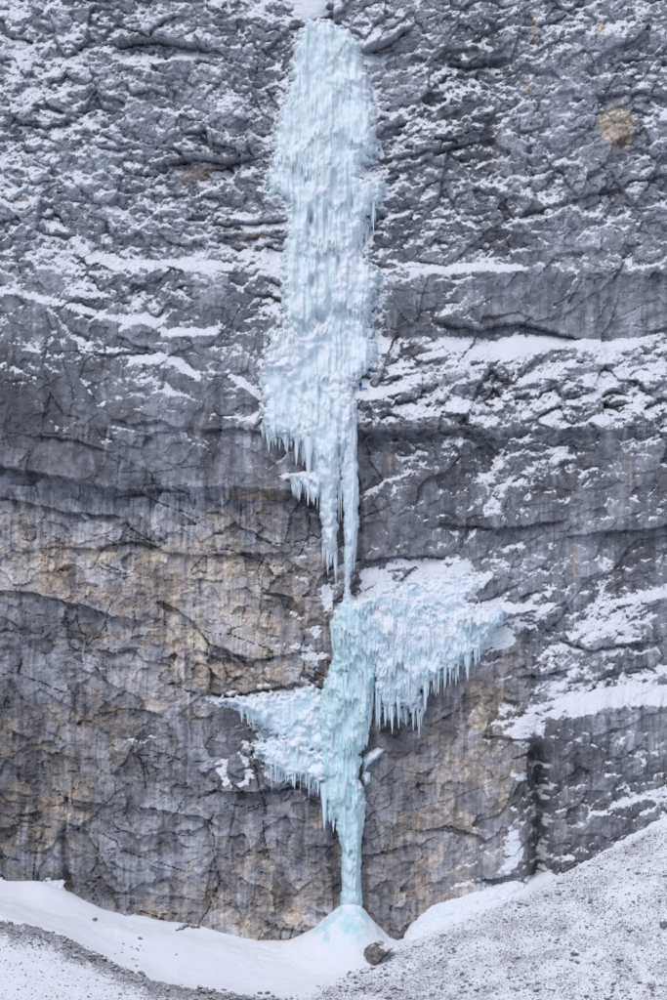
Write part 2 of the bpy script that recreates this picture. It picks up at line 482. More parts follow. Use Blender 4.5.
# outlines of the ice on the wall
FALL = [(305,20),(314,17),(324,17),(336,21),(353,31),(363,43),(366,62),(371,74),(374,96),(378,115),(378,134),(379,153),(373,162),(362,165),(362,176),
        (372,178),(384,172),(387,182),(385,200),(376,210),(370,221),(366,240),(364,252),(372,264),(384,272),(382,284),(376,300),(372,320),(374,336),(380,348),
        (377,364),(368,374),(358,381),(355,390),(356,402),(357,415),(355,440),(341,470),(338,500),(338,542),(337,560),(329,560),(323,550),(321,525),(318,500),(311,466),(307,452),(301,446),(297,452),
        (293,444),(285,440),(270,442),(262,430),(259,412),(260,387),(259,372),(264,348),(268,334),(280,326),(280,300),(279,276),(281,252),(283,228),(286,204),(276,196),(270,204),(264,200),(264,187),(269,165),
        (270,149),(271,134),(276,115),(283,96),(288,79),(289,55),(297,31)]
APRON = [(346,602),(358,596),(368,592),(384,588),(400,592),(420,600),(440,612),(462,612),(480,608),(496,604),(508,610),(504,624),(494,632),(490,644),(482,652),(470,662),(458,670),(446,676),(438,680),(428,688),(424,692),(420,712),(414,716),(408,714),(398,708),(392,712),(386,716),(378,710),(372,694),(368,670),(358,680),(352,650),(346,616)]
SHELF_A = [(214,698),(232,696),(256,694),(266,690),(280,696),(296,690),(306,684),(314,684),(318,690),(332,690),(336,750),(316,758),(292,752),(276,740),(262,730),(250,722),(238,711)]
SHELF_B = [(248,744),(262,740),(276,735),(292,734),(306,742),(322,748),(338,756),(338,800),(322,786),(312,784),(300,780),(292,782),(280,778),(268,768),(258,756)]
HALO = [([p for p in FALL if p[1] < 432], 9, .72), ([p for p in APRON if p[1] < 660], 10, .75), (SHELF_A, 7, .7), (SHELF_B, 7, .6)]

GS = MPP * 1.19
xs = np.arange(-92, 92.01, GS).astype(f32)
zs = np.arange(201, -9, -GS).astype(f32)
X, Z = np.meshgrid(xs, zs)
NR, NC = X.shape
Ym = np.zeros_like(X)
for _ in range(2):
    U, V = to_uv(X, Z, Ym)
    Ym = -macro(U, V)
U, V = to_uv(X, Z, Ym)
U = U.astype(f32); V = V.astype(f32)
D = -Ym

wu = (4.5 * fbm(U / 46, V / 46, 21, 2)).astype(f32); wv = (4 * fbm(U / 46, V / 46, 22, 2)).astype(f32)
ju = (1.1 * fbm(U / 3.2, V / 3.2, 23, 2)).astype(f32); jv = (.9 * fbm(U / 3.2, V / 3.2, 24, 2)).astype(f32)
Uw = U + wu + ju; Vw = V + wv + jv
right = sstep(300, 420, U)
upper = sstep(300, 200, V)            # rough upper band
ledgez = right * sstep(340, 360, V) * sstep(470, 430, V)
lowleft = (1 - right) * sstep(470, 510, V)
rough = np.clip(0.15 + 0.5 * upper + 0.60 * ledgez + 0.26 * lowleft + .14 * right * sstep(560, 620, V) + .22 * (1 - right) * sstep(330, 290, V), 0.12, .85)
butt = right * sstep(660, 700, V) * sstep(500, 540, U)
# bedding: left dips gently to the right, the far right climbs to the right
dip = np.where(U > 333, .16 + .14 * sstep(440, 620, V), -.15).astype(f32)
S = Vw + dip * (U - np.where(U > 333, 560, 150))
slab = sstep(.0, .22, fbm(U / 58, V / 44, 26, 3)) * (1 - .6 * upper)
# plates of four sizes, broken along the bedding and along joints that lean either way
a1, e1 = facets((Uw + .22 * V) / 40, S / 44, 101, 0.5)
a2, e2 = facets((Uw - .3 * V) / 23, (S + .12 * U) / 16, 102, 0.85)
a3, e3 = facets((U + ju + .45 * V) / 8.0, (V + jv - .2 * U) / 6.0, 103, 1.0)
a4, e4 = facets(U / 3.6, (V + .15 * U) / 3.0, 104, 1.1)
D = D + 2.0 * a1 * (0.42 + 0.5 * upper + .3 * ledgez + .2 * lowleft) * (1 - .6 * butt) + 1.5 * a2 * (.10 + .9 * rough) + (0.58 * a3 * (.10 + .9 * rough) + 0.24 * a4 * (.06 + .94 * rough)) * (1.15 - .75 * slab)
# bedding steps, stronger here and there
bedm = sstep(-.05, .4, fbm(U / 90, V / 40, 31, 2)) * (1 - .55 * upper) * (1 - .8 * butt) * (1 - .5 * right * sstep(440, 480, V))
for per, amp, sd in ((27, .55, 41), (9.5, .32, 42), (4.6, .16, 43)):
    t = S / per + 0.9 * fbm(U / (per * 5), V / (per * 2), sd, 2)
    fr = t - np.floor(t)
    bed = rnd(np.floor(t).astype(np.int32), np.zeros_like(fr, np.int32), sd)
    D = D + amp * rough * bedm * 1.25 * (bed - .5 + 0.9 * (sstep(0, .78, fr) - sstep(.90, 1.0, fr) - .5))
# water flutes on the steep grey walls
flm = (1 - 0.85 * upper)
D = D + (0.20 + .45 * butt) * flm * ridged((U + .06 * V) / 13, V / 130, 51, 2) + 0.07 * flm * perlin(U / 3, V / 30, 52)
D = D + (.25 + .2 * upper) * fbm(U / 30, V / 22, 61, 3) + .45 * flm * fbm(U / 26, V / 95, 63, 3) + (.04 + 0.13 * rough) * fbm(U / 6, V / 5.0, 62, 3, .7)
# cracks along block edges: long beds, upright joints, small breaks
for sx, sy, sh, q, seed, dp in ((120, 34, .0, .022, 71, 1.0), (34, 95, .12, .03, 73, .8), (46, 18, -.1, .035, 75, .45)):
    F1, F2 = worley((Uw + sh * V) / sx, S / sy, seed, .8)[:2]
    cm = sstep(-.05, .3, fbm(U / (sx * .8), V / (sy * 1.2), seed + 1, 2))
    D = D - dp * cm * (.45 + .55 * lowleft + .3 * upper) * sstep(q, 0, F2 - F1)
    del F1, F2

def line_d(P, closed=False):
    P = np.array(P, f32)
    o = np.argsort(P[:, 0]); return P[o]

def cols(u0, u1):
    x0, _ = from_uv(u0 - 25, 0, 10); x1, _ = from_uv(u1 + 25, 0, 10)
    i0 = max(0, np.searchsorted(xs, min(x0, x1) - 1)); i1 = min(NC, np.searchsorted(xs, max(x0, x1) + 1))
    return slice(i0, i1)

edge_n = 3.4 * fbm(U / 13, V / 60, 81, 3, .6)
rag0 = 4.5 * fbm(U / 14, V / 13, 82, 3, .6)
for P, amp, lu, ld in OVER:
    amp = amp * 1.9
    P = line_d(P); s = cols(P[0, 0], P[-1, 0]); u = U[:, s]
    dv = V[:, s] - np.interp(u, P[:, 0], P[:, 1]) + edge_n[:, s]
    tp = sstep(P[0, 0] - 10, P[0, 0] + 8, u) * sstep(P[-1, 0] + 10, P[-1, 0] - 8, u)
    D[:, s] += tp * np.where(dv < 0, amp * np.exp(np.minimum(dv, 0) / lu), -0.9 * amp * np.exp(-np.maximum(dv, 0) / ld))
for P, amp, w, lu, ld in LEDGE:
    P = line_d(P); s = cols(P[0, 0], P[-1, 0]); u = U[:, s]
    dv = V[:, s] - np.interp(u, P[:, 0], P[:, 1]) + .7 * edge_n[:, s]
    tp = sstep(P[0, 0] - 10, P[0, 0] + 8, u) * sstep(P[-1, 0] + 10, P[-1, 0] - 8, u)
    k = sstep(-w, w, dv)
    D[:, s] += tp * ((1 - k) * -0.5 * amp * np.exp(np.minimum(dv, 0) / lu) + k * amp * np.exp(-np.maximum(dv - w, 0) / ld))
for P, amp, w in CRACK:
    P = np.array(P, f32); P = P[np.argsort(P[:, 1])]
    s = cols(P[:, 0].min(), P[:, 0].max()); v = V[:, s]
    du = U[:, s] - np.interp(v, P[:, 1], P[:, 0]) + .6 * edge_n[:, s] + 1.0 * rag0[:, s]
    tp = sstep(P[0, 1] - 8, P[0, 1] + 8, v) * sstep(P[-1, 1] + 8, P[-1, 1] - 8, v)
    D[:, s] -= tp * amp * np.exp(-(du / w) ** 2)

# --- snow: settles where the rock lies back
def upness(h):
    return -np.gradient(h, axis=0) / (-GS)
up1 = np.arctan(upness(blur(D, 1)) * 1.3)
m = 0.45 * np.arctan(upness(D)) + 0.55 * up1 + (0.35 - .15 * upper) * np.arctan(upness(blur(D, 3)) * 1.6) + (.15 - .1 * upper) * np.arctan(upness(blur(D, 8)) * 2)
m = m + 0.50 * fbm((Uw + .4 * V) / 7.5, (S - .3 * U) / 5.0, 91, 4, .65) + .30 * fbm(U / 30, V / 26, 92, 3)
# wind-blown snow lodged in the seams
seam = sstep(.14, 0, np.abs(fbm((Uw + .5 * V) / 26, (V - .3 * Uw) / 20, 93, 3, .5))) + sstep(.12, 0, np.abs(fbm((Uw - .8 * V) / 22, (V + .4 * Uw) / 24, 94, 3, .5)))
m = m + (.30 + .28 * upper) * seam + 0.35 * perlin(U / 2.6, V / 2.1, 97)
mu = blur(m, 36); sdv = np.sqrt(np.maximum(blur((m - mu) ** 2, 36), 1e-3))
dens = lerp_grid(DG(SNOWG), 24, 47.6, 25, 50, U, V) / 10.0 * 0.86
dens = dens * np.clip(1 + 0.9 * fbm(U / 42, V / 34, 95, 3), .3, 1.8)
dens = dens * (1 - .85 * np.exp(-((U - 614) / 22) ** 2 - ((V - 130) / 27) ** 2))
thick = np.zeros_like(D)
rag = 6.0 * fbm(U / 9, V / 7, 99, 4, .65)
for P, c in PATCH:
    P = np.array(P, f32)
    s = cols(P[:, 0].min(), P[:, 0].max())
    r0 = max(0, int(np.argmax(V[:, NC // 2] > P[:, 1].min() - 30))); r1 = int(np.argmax(V[:, NC // 2] > min(P[:, 1].max() + 30, V.max() - 2)))
    q = (slice(r0, r1), s)
    sd = poly_sd(U[q] + .35 * wu[q] + 1.0 * edge_n[q], V[q] + .35 * wv[q] + rag[q], P) - 1.2 * np.abs(rag[q])
    w = sstep(-3.5, 3.0, sd)
    if c >= .9: thick[q] = np.maximum(thick[q], w * sstep(.93, .98, c))
    dens[q] = np.maximum(dens[q], dens[q] * (1 - w) + c * w)
for P, reach, k in HALO:
    P = np.array(P, f32); s = cols(P[:, 0].min() - 20, P[:, 0].max() + 20)
    r0 = max(0, int(np.argmax(V[:, NC // 2] > P[:, 1].min() - 40))); r1 = int(np.argmax(V[:, NC // 2] > P[:, 1].max() + 40)) or NR
    q = (slice(r0, r1), s)
    sd = poly_sd(U[q], V[q], P) + 5 * fbm(U[q] / 14, V[q] / 12, 98, 3, .6)
    dens[q] = np.maximum(dens[q], k * np.exp(np.minimum(sd, 0) / reach))
dens = np.clip(dens, 0.002, 0.995)
snow = (m - mu) / sdv + np.log(dens / (1 - dens)) / 1.5
snow = np.clip(snow, -3, 3).astype(f32)
sm = sstep(0, 1.0, snow)
D = D * (1 - .5 * sm) + blur(D, 2) * .5 * sm + 0.20 * sm * (0.6 + .9 * fbm((U + .9 * V) / 6, (V - .6 * U) / 3.2, 96, 3, .7))

D = D * (1 - .8 * thick) + (blur(D, 5) + .35) * .8 * thick
snow = np.clip(snow * (1 - .22 * upper) + .8 * thick, -3, 3).astype(f32)
# --- rock colours
och = lerp_grid(DG(OCHG), 24, 47.6, 25, 50, U, V) / 9.0
for (u0, v0, ru, rv, k) in ((601, 31, 6, 11, .8), (535, 26, 5, 12, .55), (528, 89, 4, 7, .6), (198, 174, 27, 11, .6),
                            (258, 495, 36, 6, 1.0), (55, 562, 17, 22, 1.0), (90, 578, 12, 22, .8), (225, 570, 60, 24, .5), (390, 452, 7, 18, .45),
                            (520, 640, 4, 20, .25), (575, 565, 4, 20, .5), (628, 470, 5, 20, .4), (250, 232, 26, 8, .45), (145, 645, 8, 7, .7),
                            (20, 205, 12, 8, .5), (455, 720, 24, 30, .45), (430, 800, 16, 40, .4), (300, 890, 30, 30, .4)):
    r = np.sqrt(((U - u0) / ru) ** 2 + ((V - v0) / rv) ** 2) + .75 * fbm((U + .3 * V) / 13, V / 15, 111, 4, .6)
    och = np.maximum(och, k * sstep(1.15, .75, r))
so = poly_sd(U + 2 * ju + wu, V + 2 * jv, [(598,114),(610,107),(622,108),(634,118),(632,142),(624,153),(610,151),(601,136)])
och = np.maximum(och, .85 * sstep(-1.5, 1.5, so))
och = np.clip(1.15 * och + 0.45 * fbm(Uw / 26, Vw / 30, 112, 4) * sstep(.05, .4, och) + .55 * (rnd((np.floor(Uw / 13)).astype(np.int32), np.floor(S / 9).astype(np.int32), 5) - .5) * sstep(.15, .5, och) * .5, 0, 1)
lum = lerp_grid(DG(LUMG), 24, 47.6, 25, 50, U, V) / 5.0
och = och * (.42 + .58 * sstep(.28, .62, .9 * och + .55 * fbm(Uw / 15, Vw / 18, 114, 4, .6)))
och = och * (1 - .5 * slab)
lum = lum * (.92 + .16 * slab + .30 * flm * fbm(U / 11, V / 85, 116, 4, .6) + .16 * upper + .30 * fbm(U / 60, V / 50, 115, 2) + .34 * fbm(U / 22, V / 24, 113, 5, .65) + .34 * a2 + .22 * a1 + .25 * a3)  # plate terms vary the tone and stand in for shading of tilted faces
st = .6 * fbm(U / 5.5 + .25 * wv, V / 110, 121, 4) + .6 * fbm(U / 15 + .2 * wv, V / 130, 125, 3)            # stains that run down the wall
st2 = fbm(U / 2.4 + .1 * wv, V / 46, 122, 3)
stm = sstep(200, 330, V) * (.62 + .38 * sstep(-.05, .35, fbm(U / 48, V / 38, 123, 3)))
dark = sstep(.04, .36, st) * stm
pale = sstep(.05, .34, -st) * stm * sstep(-.15, .2, fbm(U / 45, V / 26, 124, 3))
fine = st2 * np.maximum(stm * sstep(470, 520, V) * .8, sstep(480, 495, V) * sstep(565, 535, V) * sstep(310, 280, U))
blk = np.exp(-((U - 490 + (V - 80) * .06) / 11.0) ** 2) * sstep(200, 150, V) * sstep(-.4, .2, st)
for (u0, v0, v1, w) in ((372, 260, 345, 9), (455, 318, 345, 30), (250, 690, 800, 16), (338, 790, 900, 10), (232, 800, 880, 5), (262, 796, 870, 6), (300, 795, 880, 7), (392, 735, 800, 8), (185, 540, 640, 6), (160, 605, 700, 5), (285, 560, 610, 7), (505, 440, 540, 8), (560, 450, 540, 6), (600, 440, 520, 5), (650, 470, 560, 7), (455, 440, 500, 6), (90, 380, 470, 7), (130, 400, 480, 6), (215, 390, 480, 8), (50, 330, 460, 9), (400, 690, 760, 22), (30, 690, 790, 18), (12, 300, 460, 20), (535, 800, 880, 10)):
    blk = np.maximum(blk, .85 * np.exp(-((U - u0) / w) ** 2) * sstep(v0 - 18, v0 + 10, V) * sstep(v1 + 25, v1 - 10, V) * sstep(-.5, .3, st))
grey = np.array([0.252, 0.264, 0.300], f32); ochc = np.array([0.54, 0.44, 0.34], f32); palec = np.array([0.50, 0.505, 0.54], f32); dk = np.array([0.12, 0.122, 0.14], f32)
brown = np.array([0.36, 0.305, 0.265], f32)
w3 = lambda a: a[..., None]
oc = w3(sstep(-.2, .4, fbm(Uw / 16, Vw / 14, 131, 3))); ochm = brown * (1 - oc) + ochc * oc
C = grey * (1 - w3(och)) + ochm * w3(och)
C = C * w3(np.clip(lum, .3, 1.8) ** 1.25)
C = C * (1 - w3(.6 * pale)) + palec * w3(.6 * pale)
C = C * (1 - w3(.75 * dark)) + dk * w3(.75 * dark)
C = C * w3(np.clip(1 + .75 * fine, .4, 1.6))
C = C * (1 - w3(.8 * blk)) + dk * w3(.8 * blk)
C = np.clip(C, .03, .68)

co = np.stack([X, -D, Z], -1).reshape(-1, 3)
me = mesh_from("cliff", co, grid_faces(NR, NC)[:, ::-1], M_CLIFF, {"snow": snow.ravel(), "rock_colour": C.reshape(-1, 3)}, smooth=False)
tag(link(bpy.data.objects.new("cliff", me)), kind="structure")
Dsm = blur(D, 14)

def cliff_depth(x, z, A=None):
    A = D if A is None else A
    a = np.clip((np.asarray(x) - xs[0]) / GS, 0, NC - 1.01); b = np.clip((zs[0] - np.asarray(z)) / GS, 0, NR - 1.01)
    i = a.astype(int); j = b.astype(int); fa = a - i; fb = b - j
    return (A[j, i] * (1 - fa) + A[j, i + 1] * fa) * (1 - fb) + (A[j + 1, i] * (1 - fa) + A[j + 1, i + 1] * fa) * fb

# the mountain goes on above and beside the part one looks at
def shell(name, pts, nx, ny, seed, amp):
    P = np.array(pts, f32)
    a, b = np.meshgrid(np.linspace(0, 1, nx), np.linspace(0, 1, ny))
    q = (P[0] * w3((1 - a) * (1 - b)) + P[1] * w3(a * (1 - b)) + P[2] * w3(a * b) + P[3] * w3((1 - a) * b))
    e = np.minimum(np.minimum(a, 1 - a), np.minimum(b, 1 - b)); k = sstep(0, .06, e)
    q[..., 1] += amp * k * fbm(q[..., 0] / 30, q[..., 2] / 30 + q[..., 1] / 40, seed, 4)
    q[..., 2] += amp * .6 * k * fbm(q[..., 0] / 24 + 9, q[..., 1] / 24 + q[..., 2] / 50, seed + 1, 4)
    n = nx * ny
    sn = .9 * fbm(q[..., 0] / 9, (q[..., 2] + q[..., 1]) / 5, seed + 2, 4) + (.7 if 'slope' in name else -.5)
    cc = np.broadcast_to(grey, (n, 3)) * (1 + .4 * fbm(q[..., 0] / 14, q[..., 2] / 14, seed + 3, 3)).reshape(-1, 1)
    me = mesh_from(name, q.reshape(-1, 3), grid_faces(ny, nx), M_CLIFF, {"snow": sn.ravel().astype(f32), "rock_colour": cc})
    return tag(link(bpy.data.objects.new(name, me)), kind="structure")

shell("upper_mountain_slope", [(-420, 22, 196), (420, 22, 196), (420, 330, 420), (-420, 330, 420)], 170, 90, 201, 16)
shell("side_cliff", [(-420, -30, -40), (-89, 2, -40), (-89, 22, 205), (-420, -8, 205)], 110, 80, 211, 9)
shell("side_cliff", [(89, 2, -40), (420, -30, -40), (420, -8, 205), (89, 22, 205)], 110, 80, 221, 9)

# ------------------------------------------------------------------ the ground: sections at growing distance d from the wall
SECT = [
 (-6, [(-160,835),(0,872),(30,876),(75,892),(130,911),(200,922),(260,936),(353,940),(392,938),(420,928),(450,912),(520,882),(545,868),(600,838),(667,794),(830,705)]),
 (1.2, [(-160,843),(0,878),(28,882),(40,881),(62,889),(75,897),(100,908),(130,915),(165,921),(200,926),(230,934),(260,939),(300,941),(353,943),(392,942),(420,934),(450,918),(480,902),(520,889),(545,875),(600,846),(640,822),(667,802),(830,715)]),
 (8, [(-160,866),(0,899),(75,918),(130,935),(200,949),(260,958),(330,962),(370,957),(395,949),(420,942),(480,920),(545,893),(600,868),(667,834),(830,755)]),
 (16, [(-160,880),(0,915),(60,929),(110,956),(160,970),(200,976),(260,982),(300,981),(340,975),(380,967),(420,960),(480,942),(545,916),(600,895),(667,866),(830,795)]),
 (24, [(-160,915),(0,945),(60,960),(110,975),(160,989),(200,996),(260,1003),(320,1001),(380,992),(480,972),(545,952),(600,935),(667,908),(830,845)]),
 (32, [(-160,955),(0,985),(110,1006),(200,1022),(320,1028),(480,1008),(600,980),(667,958),(830,900)]),
 (42, [(-160,1010),(0,1035),(200,1068),(320,1075),(480,1060),(667,1018),(830,965)]),
]
def ground_z(x, d):
    x = np.asarray(x, f32); d = np.asarray(d, f32)
    zl = []
    for dd, P in SECT:
        P = np.array(P, f32)
        px, pz = from_uv(P[:, 0], P[:, 1], -dd)
        zl.append(np.interp(x, px, pz) + np.where(x > px[-1], (x - px[-1]) * .55, 0) + np.where(x < px[0], (px[0] - x) * .3, 0))
    far = [(75, -42), (120, -62), (230, -58), (320, -22), (370, 16), (400, 36), (420, 51.2), (440, 62), (520, 95), (900, 240)]
    ds = [s[0] for s in SECT] + [f[0] for f in far]
    zl += [np.full(x.shape, f[1], f32) + np.maximum(np.abs(x) - 110, 0) * .16 for f in far]
    zl = np.stack(zl)
    ds = np.array(ds, f32)
    i = np.clip(np.searchsorted(ds, d, side='right') - 1, 0, len(ds) - 2)
    t = np.clip((d - ds[i]) / (ds[i + 1] - ds[i]), 0, 1)
    return np.take_along_axis(zl, i[None], 0)[0] * (1 - t) + np.take_along_axis(zl, (i + 1)[None], 0)[0] * t

def ground_mask(x, d):
    """how stony the ground is at a place"""
    u, v = to_uv(x, ground_z(x, d), -d)
    jag = 9 * fbm(u / 40, v / 22, 301, 3)
    line = np.interp(u, [250, 300, 350, 395, 450, 520, 545, 600, 667, 830], [1010, 995, 968, 945, 922, 894, 880, 852, 818, 740])
    right_ = sstep(-3, 14, v - line + .5 * jag)
    ridge = np.interp(u, [-160, 0, 30, 60, 110, 150, 200, 260, 340], [885, 918, 922, 930, 955, 974, 986, 992, 996])
    left_ = sstep(0, 7, v - ridge + .4 * jag) * sstep(34, 12, v - ridge + jag) * sstep(330, 240, u)
    left2 = .26 * sstep(8, 26, v - ridge) * sstep(300, 200, u)
    base = .49 * right_ * np.clip(1 + .6 * fbm(u / 55, v / 24, 302, 3), .4, 1.5)
    bandv = np.interp(u, [300, 400, 500, 600, 667], [994, 990, 988, 989, 992])
    band = .7 * np.exp(-((v - bandv + 9 * fbm(u / 38, v / 60, 303, 3)) / 5.0) ** 2) * sstep(-.25, .2, fbm(u / 24, v / 30, 304, 2)) * sstep(300, 350, u)
    return np.maximum(np.maximum(base, band), np.maximum(.85 * left_, left2)) * sstep(60, 45, d), u, v

gx = np.concatenate([np.linspace(-420, -100, 40), np.arange(-96, 96.01, .36), np.linspace(100, 420, 40)]).astype(f32)
gd = np.concatenate([np.arange(-6, 46, .28), np.geomspace(46.5, 900, 110)]).astype(f32)
GXX, GDD = np.meshgrid(gx, gd)
ZG = ground_z(GXX, GDD)
for _ in range(1): ZG = blur(ZG, 3)
SCR, gu, gv = ground_mask(GXX, GDD)
ZG = ZG + .30 * fbm(GXX / 7, GDD / 4, 311, 4) + .9 * perlin(GXX / 30, GDD / 14, 312) * sstep(2, 8, GDD)
ZG = ZG + SCR * (.55 * fbm(GXX / 1.6, GDD / 1.2, 313, 4) + .18 * fbm(GXX / .6, GDD / .6, 314, 2))
deb = np.exp(-((gu - 262) / 34) ** 2 - ((gv - 956) / 10) ** 2) + .6 * np.exp(-((gu - 120) / 40) ** 2 - ((gv - 930) / 8) ** 2)
ZG = ZG + deb * .5 * fbm(GXX / 1.3, GDD / 1.0, 317, 3, .6) + .16 * ridged((GXX + .5 * GDD) / 5, GDD / 9, 318, 2) * (1 - np.clip(SCR * 2, 0, 1))
lf = sstep(.5, .8, SCR) * sstep(330, 250, gu)
fa_, fe_ = facets(GXX / 2.2, GDD / 1.5, 315, .8)
ZG = ZG + lf * (.9 * fa_ + .35)
me = mesh_from("snow_slope", np.stack([GXX, -GDD, ZG], -1).reshape(-1, 3), grid_faces(len(gd), len(gx))[:, ::-1], M_GROUND, {"scree": SCR.ravel()})
tag(link(bpy.data.objects.new("snow_slope", me)), kind="structure")

def gz(x, d):
    a = np.searchsorted(gx, x) - 1; b = np.searchsorted(gd, d) - 1
    a = np.clip(a, 0, len(gx) - 2); b = np.clip(b, 0, len(gd) - 2)
    fa = (x - gx[a]) / (gx[a + 1] - gx[a]); fb = (d - gd[b]) / (gd[b + 1] - gd[b])
    return (ZG[b, a] * (1 - fa) + ZG[b, a + 1] * fa) * (1 - fb) + (ZG[b + 1, a] * (1 - fa) + ZG[b + 1, a + 1] * fa) * fb

def ground_at(u, v):
    """the place on the ground seen at (u, v)"""
    for d in np.arange(42, 1.2, -.1):
        x, z = from_uv(u, v, -d)
        if gz(x, d) >= z: return (x, d)
    return None

# ------------------------------------------------------------------ ice
def ice_mesh(name, polys, mat, Yref, seed, Tm=3.0, w=9, flute=.5, tiers=24, tlen=(10, 40), lump=.3, finger=2.2, res=.55, back=.5, frost=0.0, shelf=None, tier_amp=(.5, 1.2), lsize=1.0, lumpz=None, fing0=.25, ragged=1.6, pockets=(), calm=None, expo=.8, lace=0.0, bulge=.55, fluff=1.0):
    A = np.concatenate([np.array(p, f32) for p in polys])
    Yc = float(np.mean(Yref(A[:, 0], A[:, 1])))
    x0, _ = from_uv(A[:, 0].min() - 6, 0, Yc); x1, _ = from_uv(A[:, 0].max() + 6, 0, Yc)
    _, z0 = from_uv(0, A[:, 1].min() - 8, Yc); _, z1 = from_uv(0, A[:, 1].max() + 10, Yc)
    if A[:, 1].min() < 300: z0 += 6
    g = MPP * res
    xx = np.arange(x0, x1, g).astype(f32); zz = np.arange(z0, z1, -g).astype(f32)
    x, z = np.meshgrid(xx, zz)
    y = np.full_like(x, Yc)
    for _ in range(3):
        u, v = to_uv(x, z, y); y = Yref(u, v).astype(f32)
    u, v = [q.astype(f32) for q in to_uv(x, z, y)]
    fn = fbm(u / 2.6, v / 70, seed, 2) * 1.0 + .7 * fbm(u / 6.5, v / 110, seed + 1, 2)
    sd = np.full(x.shape, -99, f32)
    hgt = A[:, 1].max() - A[:, 1].min(); fw = sstep(A[:, 1].min() + fing0 * hgt, A[:, 1].min() + (fing0 + .25) * hgt, v)
    rg = ragged if calm is None else ragged * (1 - .6 * sstep(calm[0], calm[1], v))
    for p in polys:
        # drips stretch the outline downwards
        sd = np.maximum(sd, poly_sd(u + rg * fbm(u / 9, v / 11, seed + 2, 3, .6), v - finger * 3.0 * fn * fw + .6 * rg * perlin(u / 5, v / 4, seed + 6), p))
    if lace: sd = sd - lace * np.clip(fbm(u / 8 + .3 * fn, v / 5.5, seed + 24, 3, .6) + .12, 0, 1) * sstep(16, 3, sd) * sstep(A[:, 1].max() - 90, A[:, 1].max() - 150 if hgt > 400 else A[:, 1].max() + 50, v)
    T = Tm * np.clip(1 - (1 - np.clip(sd / w, 0, 1)) ** 2, 0, 1) ** expo
    k = sstep(0, min(w * .8, 7), sd)
    fm = sstep(-.25, .3, fbm(u / 26, v / 40, seed + 5, 3))
    R = flute * ((.35 + .5 * fm) * ridged(u / 8.5 + .12 * fbm(u / 12, v / 20, seed + 21, 2), v / 110, seed + 3, 2) + .42 * fluff * fm * ridged(u / 3.4 + .3 * fn, v / 45, seed + 4, 2))
    R = R + bulge * fbm(u / 17, v / 24, seed + 22, 3)
    for (pu, pv, ru, rv, dp) in pockets:
        R = R - dp * np.exp(-((u - pu + 1.2 * fn) / ru) ** 2 - ((v - pv) / rv) ** 2)
    r = random.Random(seed)
    u0, u1, v0, v1 = A[:, 0].min(), A[:, 0].max(), A[:, 1].min(), A[:, 1].max()
    f1 = np.abs(fbm(u / 2.1, v / 400, seed + 7, 2)) + .8 * np.abs(perlin(u / 5.0, v / 400, seed + 8))
    for i in range(tiers):
        cu = r.uniform(u0, u1); cv = r.uniform(v0, v1); hw = r.uniform(.07, .24) * max(30, (u1 - u0)); L = r.uniform(*tlen); a = r.uniform(*tier_amp)
        vk = cv + r.uniform(-.6, .6) * (u - cu) + 9 * perlin(u / 13, v / 500, seed + 50 + i) + L * .75 * (f1 - .35)
        e = vk - v                       # > 0 above the lip
        win = np.clip(1 - ((u - cu) / hw) ** 2, 0, 1)
        R = R + a * np.sqrt(win) * np.where(e > 0, np.exp(-np.maximum(e, 0) / L) * sstep(0, 2.6, e), 0)
    F1, F2, _, _, cx, cy = worley(u / (5.2 * lsize) + .5 * fn / lsize, v / (4.6 * lsize), seed + 11)
    G1, _, _, _, _, _ = worley(u / 2.5, v / 2.3, seed + 12)
    lm = sstep(-.12, .25, fbm(u / 30, v / 34, seed + 13, 3))
    if lumpz is not None: lm = lm * lumpz(u, v)
    R = R + lump * lm * (1.2 * lsize * np.sqrt(np.clip(1 - F1 * F1 * 1.3, 0, 1)) + .5 * np.sqrt(np.clip(1 - G1 * G1 * 1.3, 0, 1)))
    if shelf is not None: R = R + shelf(u, v)
    T = T + R * k + .12 * fluff * fbm(u / 2.2, v / 3, seed + 15, 2) * k
    T = np.maximum(T, .02)
    keep = sd > -.15
    up = -np.gradient(blur(T, 1), axis=0) / (-g)
    fro = frost + np.clip(np.arctan(up * .9) * .75, -.5, .9) + .5 * lm * (lump > .2) - .15 + .8 * fbm(u / 20, v / 26, seed + 19, 3)
    nr, nc = x.shape
    front = np.stack([x, y - T, z], -1).reshape(-1, 3)
    bk = np.stack([x, y + back * Tm * np.sqrt(np.clip(1 - (1 - np.clip(sd / w, 0, 1)) ** 2, 0, 1)) + .01, z], -1).reshape(-1, 3)
    q = grid_faces(nr, nc)
    kk = keep.ravel()
    q = q[kk[q].all(1)]
    # edges used once close the shell
    e = np.concatenate([q[:, [0, 1]], q[:, [1, 2]], q[:, [2, 3]], q[:, [3, 0]]])
    key = e.min(1).astype(np.int64) * (nr * nc) + e.max(1)
    _, inv, cnt = np.unique(key, return_inverse=True, return_counts=True)
    be = e[cnt[inv] == 1]
    n = nr * nc
    faces = np.concatenate([q[:, ::-1], q + n, np.stack([be[:, 0], be[:, 1], be[:, 1] + n, be[:, 0] + n], 1)])
    used = np.unique(faces); rm = np.full(2 * n, -1, np.int64); rm[used] = np.arange(len(used))
    co = np.concatenate([front, bk])[used]
    fr = np.concatenate([fro.ravel(), fro.ravel()])[used]
    gl = sstep(1.5, .25, T) * sstep(-.2, .25, fbm(u / 8, v / 16, seed + 23, 3) + .1)
    gl = np.concatenate([gl.ravel(), gl.ravel()])[used]
    me = mesh_from(name, co, rm[faces], mat, {"frost": fr.astype(f32), "glaze": gl.astype(f32)})
